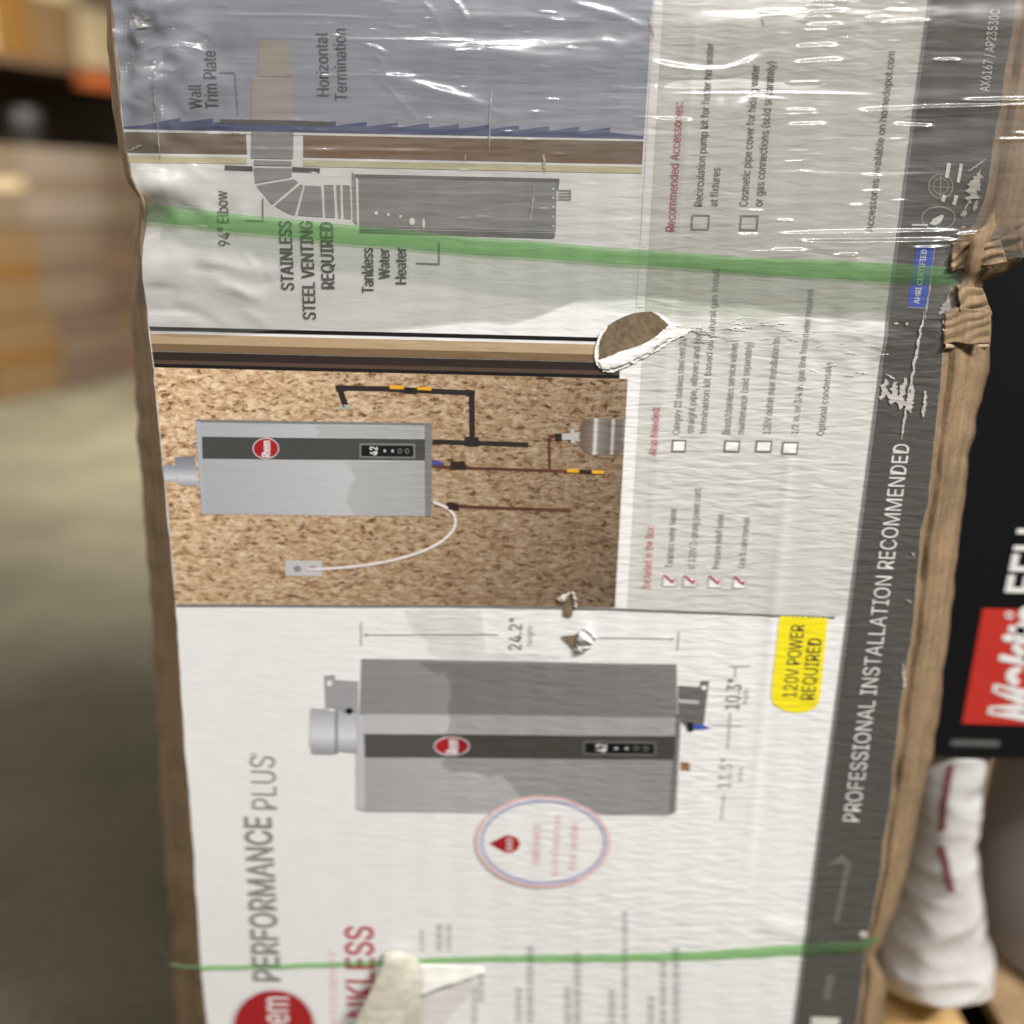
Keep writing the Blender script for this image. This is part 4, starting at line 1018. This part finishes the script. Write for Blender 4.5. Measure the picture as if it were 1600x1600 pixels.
# the film goes on round the sides and back of the carton
def around(name, Lp, Rp, mat, parent, zc=None):
    V = []
    for l_, r__ in zip(Lp, Rp):
        zl, zr = l_[2], r__[2]
        k = int(np.argmin(np.abs(sideL[:, 2] - zl))); sx = sideL[k][0]
        V += [l_, (l_[0] * .6 + sx * .4 - .003, .03, zl), (sx - .002, float(sideL[k][1]) + .01, zl), (-.425, .25, zl), (-.415, .459, zl), (.402, .459, zr), (.404, .2, zr), (max(.404, r__[0] - .02), .06, zr), r__]
    o = mesh_obj(name, V, grid_faces(len(Lp), 9), mat); keep(o, parent); return o
fg = fp.reshape(len(fr_rows), fnc, 3)
around('film_return', fg[::12, 0], fg[::12, -1], CLEAR, wrap)

def band(name, label, upper, lower, mat, layer, cat, nr=14, nc=160, veil=None, bulge=.001):
    root = empty(name, (0, 0.2, 0.15)); tag(root, label, cat)
    bpy.context.view_layer.update()
    xs = np.linspace(upper[0][0], upper[-1][0], nc)
    yu = np.interp(xs, [p[0] for p in upper], [p[1] for p in upper]); yl = np.interp(xs, [p[0] for p in lower], [p[1] for p in lower])
    q = np.linspace(0, 1, nr)
    X = np.repeat(xs[None, :], nr, 0); Y = yu[None, :] + (yl - yu)[None, :] * q[:, None]
    Y = Y + .8 * wobble(int(upper[0][1]) + 3, 10, .02, .2)(X, X * 0)
    p = P(X.ravel(), Y.ravel(), 0.0)
    d = np.maximum(disp(X, Y), -.010) + layer * STEP + bulge * np.sin(q * math.pi)[:, None] + .0005 * wobble(17, 14, .02, .5, (1.5, .1))(X, Y)
    over = np.clip((X - interp(RIGHT, Y) - 2) / 60, 0, 1)
    p[:, 1] -= (d * (1 - over) - .02 * over).ravel()
    o = mesh_obj('band_front', p, grid_faces(nr, nc), mat); keep(o, root)
    gg = p.reshape(nr, nc, 3)
    around('band_return', gg[:, 0], gg[:, -1], mat, root)
    return root
U = [(222, 321), (300, 325), (400, 338), (550, 352), (750, 371), (950, 386), (1100, 397), (1250, 404), (1400, 411), (1500, 419), (1537, 420)]
Lw = [(222, 348), (300, 353), (400, 366), (560, 383), (750, 399), (950, 411), (1100, 421), (1250, 432), (1400, 441), (1500, 446), (1537, 447)]
gb = band('green_film_strap', 'broad translucent green film strap around the upper part of the big carton', U, Lw, GREENF, 11.5, 'strap')
# thin single ply of the same film below the roped strap
vu = [(x, y - 3) for x, y in Lw[:-2]]; vl = [(216, 366), (420, 404), (700, 448), (900, 474), (1020, 488), (1200, 492), (1400, 488)]
xs = np.linspace(250, 1400, 120); nr = 16
yu = np.interp(xs, [p[0] for p in vu], [p[1] for p in vu]); yl = np.interp(xs, [p[0] for p in vl], [p[1] for p in vl])
q = np.linspace(0, 1, nr)
X = np.repeat(xs[None, :], nr, 0); Y = yu[None, :] + (yl - yu)[None, :] * q[:, None] + 2 * wobble(14, 10, .02, .15)(X, X * 0) * q[:, None]
p = P(X.ravel(), Y.ravel(), 0.0); p[:, 1] -= (np.maximum(disp(X, Y), -.004) + 11 * STEP).ravel()
keep(mesh_obj('thin_ply', p, grid_faces(nr, 120), GREENV), gb)
band('green_film_strap', 'thin green film strap pulled around the lower part of the big carton',
     [(268, 1503), (320, 1507), (440, 1505), (600, 1499), (700, 1495), (900, 1489), (1100, 1483), (1240, 1474), (1340, 1469), (1374, 1466)],
     [(268, 1511), (320, 1514), (440, 1512), (600, 1507), (700, 1504), (900, 1501), (1100, 1497), (1240, 1491), (1340, 1487), (1374, 1478)], GREENF, 9, 'strap', nr=8, bulge=.002)

# ------------------------------------------------------------------ floor and pallet
def concrete():
    m = bpy.data.materials.new('worn_concrete'); n, l, b = nodes_of(m)
    tc = n.new('ShaderNodeTexCoord')
    a = n.new('ShaderNodeTexNoise'); a.inputs['Scale'].default_value = 1.1; a.inputs['Detail'].default_value = 8; a.inputs['Roughness'].default_value = .6
    c = n.new('ShaderNodeTexNoise'); c.inputs['Scale'].default_value = 45; c.inputs['Detail'].default_value = 6
    l.new(tc.outputs['Object'], a.inputs['Vector']); l.new(tc.outputs['Object'], c.inputs['Vector'])
    ad = n.new('ShaderNodeMath'); ad.operation = 'MULTIPLY_ADD'; ad.inputs[1].default_value = .3; l.new(c.outputs[0], ad.inputs[0]); l.new(a.outputs[0], ad.inputs[2])
    cr = n.new('ShaderNodeValToRGB'); e = cr.color_ramp.elements
    e[0].position = .45; e[0].color = (.032, .028, .019, 1); e[1].position = .85; e[1].color = (.10, .090, .060, 1)
    l.new(ad.outputs[0], cr.inputs[0]); l.new(cr.outputs[0], b.inputs['Base Color'])
    b.inputs['Roughness'].default_value = .62; b.inputs['Specular IOR Level'].default_value = .2
    bp = n.new('ShaderNodeBump'); bp.inputs['Distance'].default_value = .002; l.new(c.outputs[0], bp.inputs['Height']); l.new(bp.outputs[0], b.inputs['Normal'])
    return m
fl = mesh_obj('floor', [(-30, -30, 0), (30, -30, 0), (30, 30, 0), (-30, 30, 0)], [(0, 1, 2, 3)], concrete(), smooth=False)
fl['kind'] = 'structure'
PINE = kraft('pine_timber', (0.66, 0.44, 0.19), fib=(60, 4, 60), rough=.6, bump=.0008)
PINED = kraft('grey_pine_timber', (0.30, 0.20, 0.11), fib=(60, 4, 60), rough=.7, bump=.0008)
pallet = empty('wooden_pallet', (0.15, 0.45, 0)); tag(pallet, 'pine pallet under the big carton and the white bag', 'pallet')
bpy.context.view_layer.update()
bx = PZ(1508, 1600, .14).x
edges = [(-.32, -.18), (-.10, .04), (.12, .26), (bx - .155, bx), (bx + .05, bx + .19), (bx + .24, bx + .38)]
for i, (x0, x1) in enumerate(edges):
    bm = bmesh.new(); bm_box(bm, x0, x1, -.06, 1.1, .118, .14, .003)
    keep(bm_obj('board', bm, PINED if i == 4 else PINE), pallet)
for y in (.0, .5, 1.0):
    bm = bmesh.new(); bm_box(bm, -.32, bx + .38, y - .045, y + .045, .022, .118, .003)
    keep(bm_obj('stringer', bm, PINED), pallet)
for x0, x1 in ((-.32, -.18), (.1, .24), (bx + .24, bx + .38)):
    bm = bmesh.new(); bm_box(bm, x0, x1, -.06, 1.1, .0, .022, .003)
    keep(bm_obj('bottom_board', bm, PINED), pallet)

# ------------------------------------------------------------------ white bag on the pallet
BAGM = plain('white_woven_plastic', (.52, .51, .495), rough=.22, vary=.10, scale=16, bump=.006)
bag = empty('white_bag', (0.5, .3, .14)); tag(bag, 'white plastic bag with a dark red stripe between big carton and grey drum', 'bag')
bpy.context.view_layer.update()
def bag_pt(u, w):
    """u: angle around, w: 0 foot .. 1 top"""
    pass
BY = .20
bl = [(1352, 1545), (1372, 1470), (1398, 1400), (1416, 1330), (1425, 1260), (1430, 1200), (1436, 1160)]
brt = [(1526, 1546), (1540, 1486), (1541, 1465), (1530, 1420), (1523, 1360), (1520, 1300), (1526, 1260), (1538, 1190), (1542, 1160)]
nr, ncb = 130, 110
V = []
wn = wobble(61, 18, .02, .12, (1.5, .35)); wn2 = wobble(63, 18, .04, .2, (1.4, .4))
for i in range(nr):
    s = i / (nr - 1)
    py = 1546 - s * 386
    lx = float(np.interp(-py, [-p[1] for p in bl], [p[0] for p in bl])); rx = float(np.interp(-py, [-p[1] for p in brt], [p[0] for p in brt]))
    pl, pr = P([lx], [py], BY)[0], P([rx], [py], BY)[0]
    cx = (pl[0] + pr[0]) / 2; hw = (pr[0] - pl[0]) / 2; z = max(.142, (pl[2] + pr[2]) / 2)
    th = .11 * (1 - .45 * s) * min(1, .25 + 6 * s)
    for j in range(ncb):
        a = 6.28318 * j / ncb
        ca, sa = math.cos(a), math.sin(a)
        jj = j * 8.0 * 48 / ncb
        k1 = float(wn(np.array(jj), np.array(py))); k2 = float(wn2(np.array(jj), np.array(py)))
        am = .7 + 1.1 * max(0, 1 - 2.4 * s)
        k = (.0045 * (1 - 2 * abs(k1) ** .8) * .7 + .0026 * (1 - 1.6 * abs(k2)) + .002 * k2) * am
        V.append((cx + (hw + k * .5) * np.sign(ca) * abs(ca) ** .8, BY + .02 + (th + k) * np.sign(sa) * abs(sa) ** .8, z))
F = [(i * ncb + j, i * ncb + (j + 1) % ncb, (i + 1) * ncb + (j + 1) % ncb, (i + 1) * ncb + j) for i in range(nr - 1) for j in range(ncb)]
F.append(tuple(range(ncb))[::-1]); F.append(tuple((nr - 1) * ncb + j for j in range(ncb)))
VB = np.array(V)
bo = mesh_obj('bag_body', V, F, BAGM); keep(bo, bag)
# printed stripe follows the front of the bag
def bag_front(px, py):
    yy = BY - .08
    for _ in range(5):
        p = P([px], [py], yy)[0]
        d = np.abs(VB[:, 0] - p[0]) * 1.0 + np.abs(VB[:, 2] - p[2]) + (VB[:, 1] > BY + .02) * 9
        yy = VB[np.argsort(d)[:12], 1].min() - .003
    p = P([px], [py], yy)[0]
    d = np.abs(VB[:, 0] - p[0]) * 1.0 + np.abs(VB[:, 2] - p[2]) + (VB[:, 1] > BY + .02) * 9
    k = np.argsort(d)[:4]
    return (p[0], yy, p[2])
RB = plain('dark_red_bag_print', (.17, .03, .04), rough=.4)
for seg_pts in ([(1486, 1195), (1480, 1225), (1474, 1262), (1472, 1298)], [(1470, 1322), (1476, 1345), (1481, 1370), (1487, 1394)]):
    V, F = [], []
    pts = []
    for a, b in zip(seg_pts[:-1], seg_pts[1:]):
        for t in np.linspace(0, 1, 6)[:-1]: pts.append((a[0] + (b[0] - a[0]) * t, a[1] + (b[1] - a[1]) * t))
    pts.append(seg_pts[-1])
    for x, y in pts:
        V += [bag_front(x - 5.5, y), bag_front(x, y), bag_front(x + 5.5, y)]
    o = mesh_obj('printed_stripe', V, grid_faces(len(pts), 3), RB); keep(o, bag)

# ------------------------------------------------------------------ grey drum at the right edge
drum = empty('grey_drum', (0, 0, 0)); 
gx = P([1556], [1400], .30)[0]
rad = .17
drum.location = (gx[0] + rad, .34, .14)
tag(drum, 'grey plastic drum behind the white bag, cut by the edge of the photograph', 'drum')
GREYD = plain('grey_plastic', (.26, .24, .235), rough=.38, vary=.08, scale=6)
prof = [(0, 0), (rad - .02, 0), (rad - .006, .006), (rad, .02), (rad + .002, .20), (rad, .40), (rad + .006, .402), (rad + .006, .412), (rad - .01, .415), (0, .415)]
V, F = [], []; ns = 64
for (rr, z) in prof:
    for k in range(ns): V.append((rr * math.cos(6.28318 * k / ns), rr * math.sin(6.28318 * k / ns), z))
for i in range(len(prof) - 1):
    for k in range(ns): F.append((i * ns + k, i * ns + (k + 1) % ns, (i + 1) * ns + (k + 1) % ns, (i + 1) * ns + k))
o = mesh_obj('drum_body', V, F, GREYD); o.parent = drum
V, F = [], []
for z, rr in ((.34, rad + .003), (.35, rad + .006), (.36, rad + .003)):
    for k in range(ns): V.append((rr * math.cos(6.28318 * k / ns), rr * math.sin(6.28318 * k / ns), z))
for i in range(2):
    for k in range(ns): F.append((i * ns + k, i * ns + (k + 1) % ns, (i + 1) * ns + (k + 1) % ns, (i + 1) * ns + k))
o = mesh_obj('rim', V, F, GREYD); o.parent = drum

# ------------------------------------------------------------------ black tool box carton
MY = .155
tool = empty('black_tool_carton', (0, 0, 0))
tag(tool, 'black tool carton with a red brand panel, right of the big carton', 'carton')
BLK = plain('black_print', (.005, .005, .006), rough=.55, vary=.2, scale=8, spec=.15)
c0 = P([1440], [1184], MY)[0]; ctop = P([1600], [330], MY)[0]
zb = float(P([1560], [1186], MY)[0][2])
bm = bmesh.new(); bm_box(bm, .415, .90, MY, MY + .34, zb, ctop[2], .004)
tool.location = (.65, MY + .17, zb)
bpy.context.view_layer.update()
o = bm_obj('box_body', bm, BLK); keep(o, tool)
MR = plain('red_print', (.46, .028, .020), rough=.45, vary=.06)
MWH = plain('white_print', (.72, .71, .69), rough=.4, vary=.04)
MGR = plain('grey_print', (.09, .09, .085), rough=.5, vary=.1)
def tp_(x, y, k): 
    p = P(x, y, MY); p[:, 1] -= k; return p
o = mesh_obj('brand_panel', tp_([1535, 1760, 1740, 1503], [950, 955, 1136, 1130], .001), [(0, 3, 2, 1)], MR, smooth=False); keep(o, tool)
o = mesh_obj('printed_stripe', tp_([1487, 1562, 1560, 1484], [1154, 1156, 1167, 1165], .001), [(0, 3, 2, 1)], MGR, smooth=False); keep(o, tool)  # grey bar paints a reflection below the brand panel
lettering([lay('Makita', (1610, 1128), (1648, 945), 66, bold=.035, shear=.25, capdir=(-1, -.02))], MWH, name='brand_lettering', parent=tool, place=lambda x, y: tp_(x, y, .002))
lettering([lay('EFH', (1629, 926), (1649, 826), 58, bold=.02, capdir=(-1, -.02))], MWH, name='brand_lettering', parent=tool, place=lambda x, y: tp_(x, y, .002))
flp = ringp(1576, 960, 5, 5, 3, 18)
V, F = [], []
for q in flp:
    F.append(tuple(range(len(V), len(V) + 4))); V += [tuple(t) for t in tp_([a[0] for a in q], [a[1] for a in q], .002)]
o = mesh_obj('registered_mark', V, F, MWH, smooth=False); keep(o, tool)

# ------------------------------------------------------------------ aisle stock behind, far out of focus
A = Vector((-2.85, 4.65, 0)); B = Vector((-2.5, 5.6, 0)); dv = (B - A).normalized(); nv = Vector((-dv.y, dv.x, 0))
ang = math.atan2(dv.y, dv.x)
def on_aisle(s, d, z):
    p = A + dv * s + nv * d; return Vector((p.x, p.y, z))
def kbox(name, s, d, z, ln, dp, h, mat, label, cat='carton', tape=None, grp=None):
    r = empty(name, on_aisle(s + ln / 2, d + dp / 2, z)); r.rotation_euler = (0, 0, ang + random.uniform(-.03, .03))
    tag(r, label, cat, grp)
    bm = bmesh.new(); bm_box(bm, -ln / 2, ln / 2, -dp / 2, dp / 2, 0, h, .01)
    bm_obj('box_body', bm, mat, r)
    bm = bmesh.new(); bm_box(bm, -ln / 2 - .002, ln / 2 + .002, -dp / 2 - .002, dp / 2 + .002, h * .45, h * .62)
    bm_obj('printed_label', bm, tape or CREAMB, r)
    return r
TAN = plain('tan_board', (0.152, 0.093, 0.044)); CREAMB = plain('cream_board', (0.145, 0.107, 0.069)); OCH = plain('ochre_board', (0.152, 0.075, 0.017)); PNK = plain('mauve_board', (0.116, 0.077, 0.055)); PALE = plain('pale_grey_wrap', (0.188, 0.150, 0.116), rough=.25); DKB = plain('dark_stock', (0.12, 0.075, 0.045)); OR = plain('orange_steel', (.34, .085, .025), rough=.4); BEI = plain('beige_board', (.42, .33, .20))
def row_boxes(z, items, h):
    s = -.9
    for nm, ln, mat, lab, tp in items:
        kbox(nm, s, 0, z, ln, .5, h, mat, lab, tape=tp); s += ln + .02
row_boxes(.0, [('stock_carton', .85, OCH, 'ochre carton on the floor at the near end of the far aisle stack', TAN), ('stock_carton', .5, TAN, 'tan carton on the floor, second along the far aisle stack', OCH), ('stock_carton', .55, PNK, 'mauve carton on the floor, third along the far aisle stack', CREAMB), ('stock_carton', .8, TAN, 'tan carton on the floor at the far end of the aisle stack', CREAMB)], .44)
row_boxes(.45, [('stock_carton', .7, CREAMB, 'cream carton on the ochre one in the far aisle stack', TAN), ('stock_carton', .55, TAN, 'tan carton in the middle layer of the aisle stack', OCH), ('stock_carton', .5, CREAMB, 'cream carton with mauve label in the middle layer', PNK), ('stock_carton', .9, PNK, 'mauve carton at the far end of the middle layer', TAN)], .48)
row_boxes(.94, [('stock_carton', .6, PNK, 'mauve carton in the top layer near the dark gap', CREAMB), ('stock_carton', .6, CREAMB, 'cream carton under the dark gap of the rack', BEI), ('stock_carton', .6, PALE, 'pale grey wrapped carton in the top layer', CREAMB), ('stock_carton', .8, CREAMB, 'cream carton at the far end of the top layer', PNK)], .42)
row_boxes(1.825, [('stock_carton', .78, BEI, 'beige carton on the rack shelf at the near end', TAN), ('stock_carton', .34, BEI, 'beige carton with ochre label on the rack shelf', OCH), ('stock_carton', .26, OCH, 'ochre carton between beige ones on the rack shelf', TAN), ('stock_carton', .32, TAN, 'tan carton past the ochre one on the rack shelf', BEI), ('stock_carton', .5, BEI, 'beige carton at the far end of the rack shelf', CREAMB)], .7)
rack = empty('pallet_rack', on_aisle(.5, .3, 0)); rack.rotation_euler = (0, 0, ang); tag(rack, 'dark steel rack with an orange beam over the far aisle stock', 'rack')
bm = bmesh.new(); bm_box(bm, -1.4, 1.6, -.32, .5, 1.78, 1.82); bm_obj('shelf', bm, DKB, rack)
bm = bmesh.new(); bm_box(bm, .3, 1.6, -.36, -.32, 1.70, 1.79); bm_obj('beam', bm, OR, rack)
bm = bmesh.new(); bm_box(bm, -1.4, 1.6, .45, .5, 0, 1.78); bm_obj('back_panel', bm, DKB, rack)
for x in (-1.4, 1.6):
    bm = bmesh.new(); bm_box(bm, x - .04, x + .04, -.36, -.26, 0, 2.8); bm_obj('upright', bm, OR, rack)

# cans added in the dark gap to stand in for blurred highlights
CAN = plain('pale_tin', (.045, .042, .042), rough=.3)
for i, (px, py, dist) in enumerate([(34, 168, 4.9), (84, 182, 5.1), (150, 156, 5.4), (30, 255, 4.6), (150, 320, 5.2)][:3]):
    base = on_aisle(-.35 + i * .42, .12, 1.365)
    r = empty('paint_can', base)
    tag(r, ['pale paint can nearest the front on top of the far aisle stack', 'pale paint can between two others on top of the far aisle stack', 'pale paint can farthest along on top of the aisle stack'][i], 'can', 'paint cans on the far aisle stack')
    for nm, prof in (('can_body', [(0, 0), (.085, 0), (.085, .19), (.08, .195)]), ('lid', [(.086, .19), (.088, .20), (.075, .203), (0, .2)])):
        V, F = [], []; ns = 28
        for rr, z in prof:
            for k in range(ns): V.append((rr * math.cos(6.28318 * k / ns), rr * math.sin(6.28318 * k / ns), z))
        for a in range(len(prof) - 1):
            for k in range(ns): F.append((a * ns + k, a * ns + (k + 1) % ns, (a + 1) * ns + (k + 1) % ns, (a + 1) * ns + k))
        mesh_obj(nm, V, F, CAN, r)
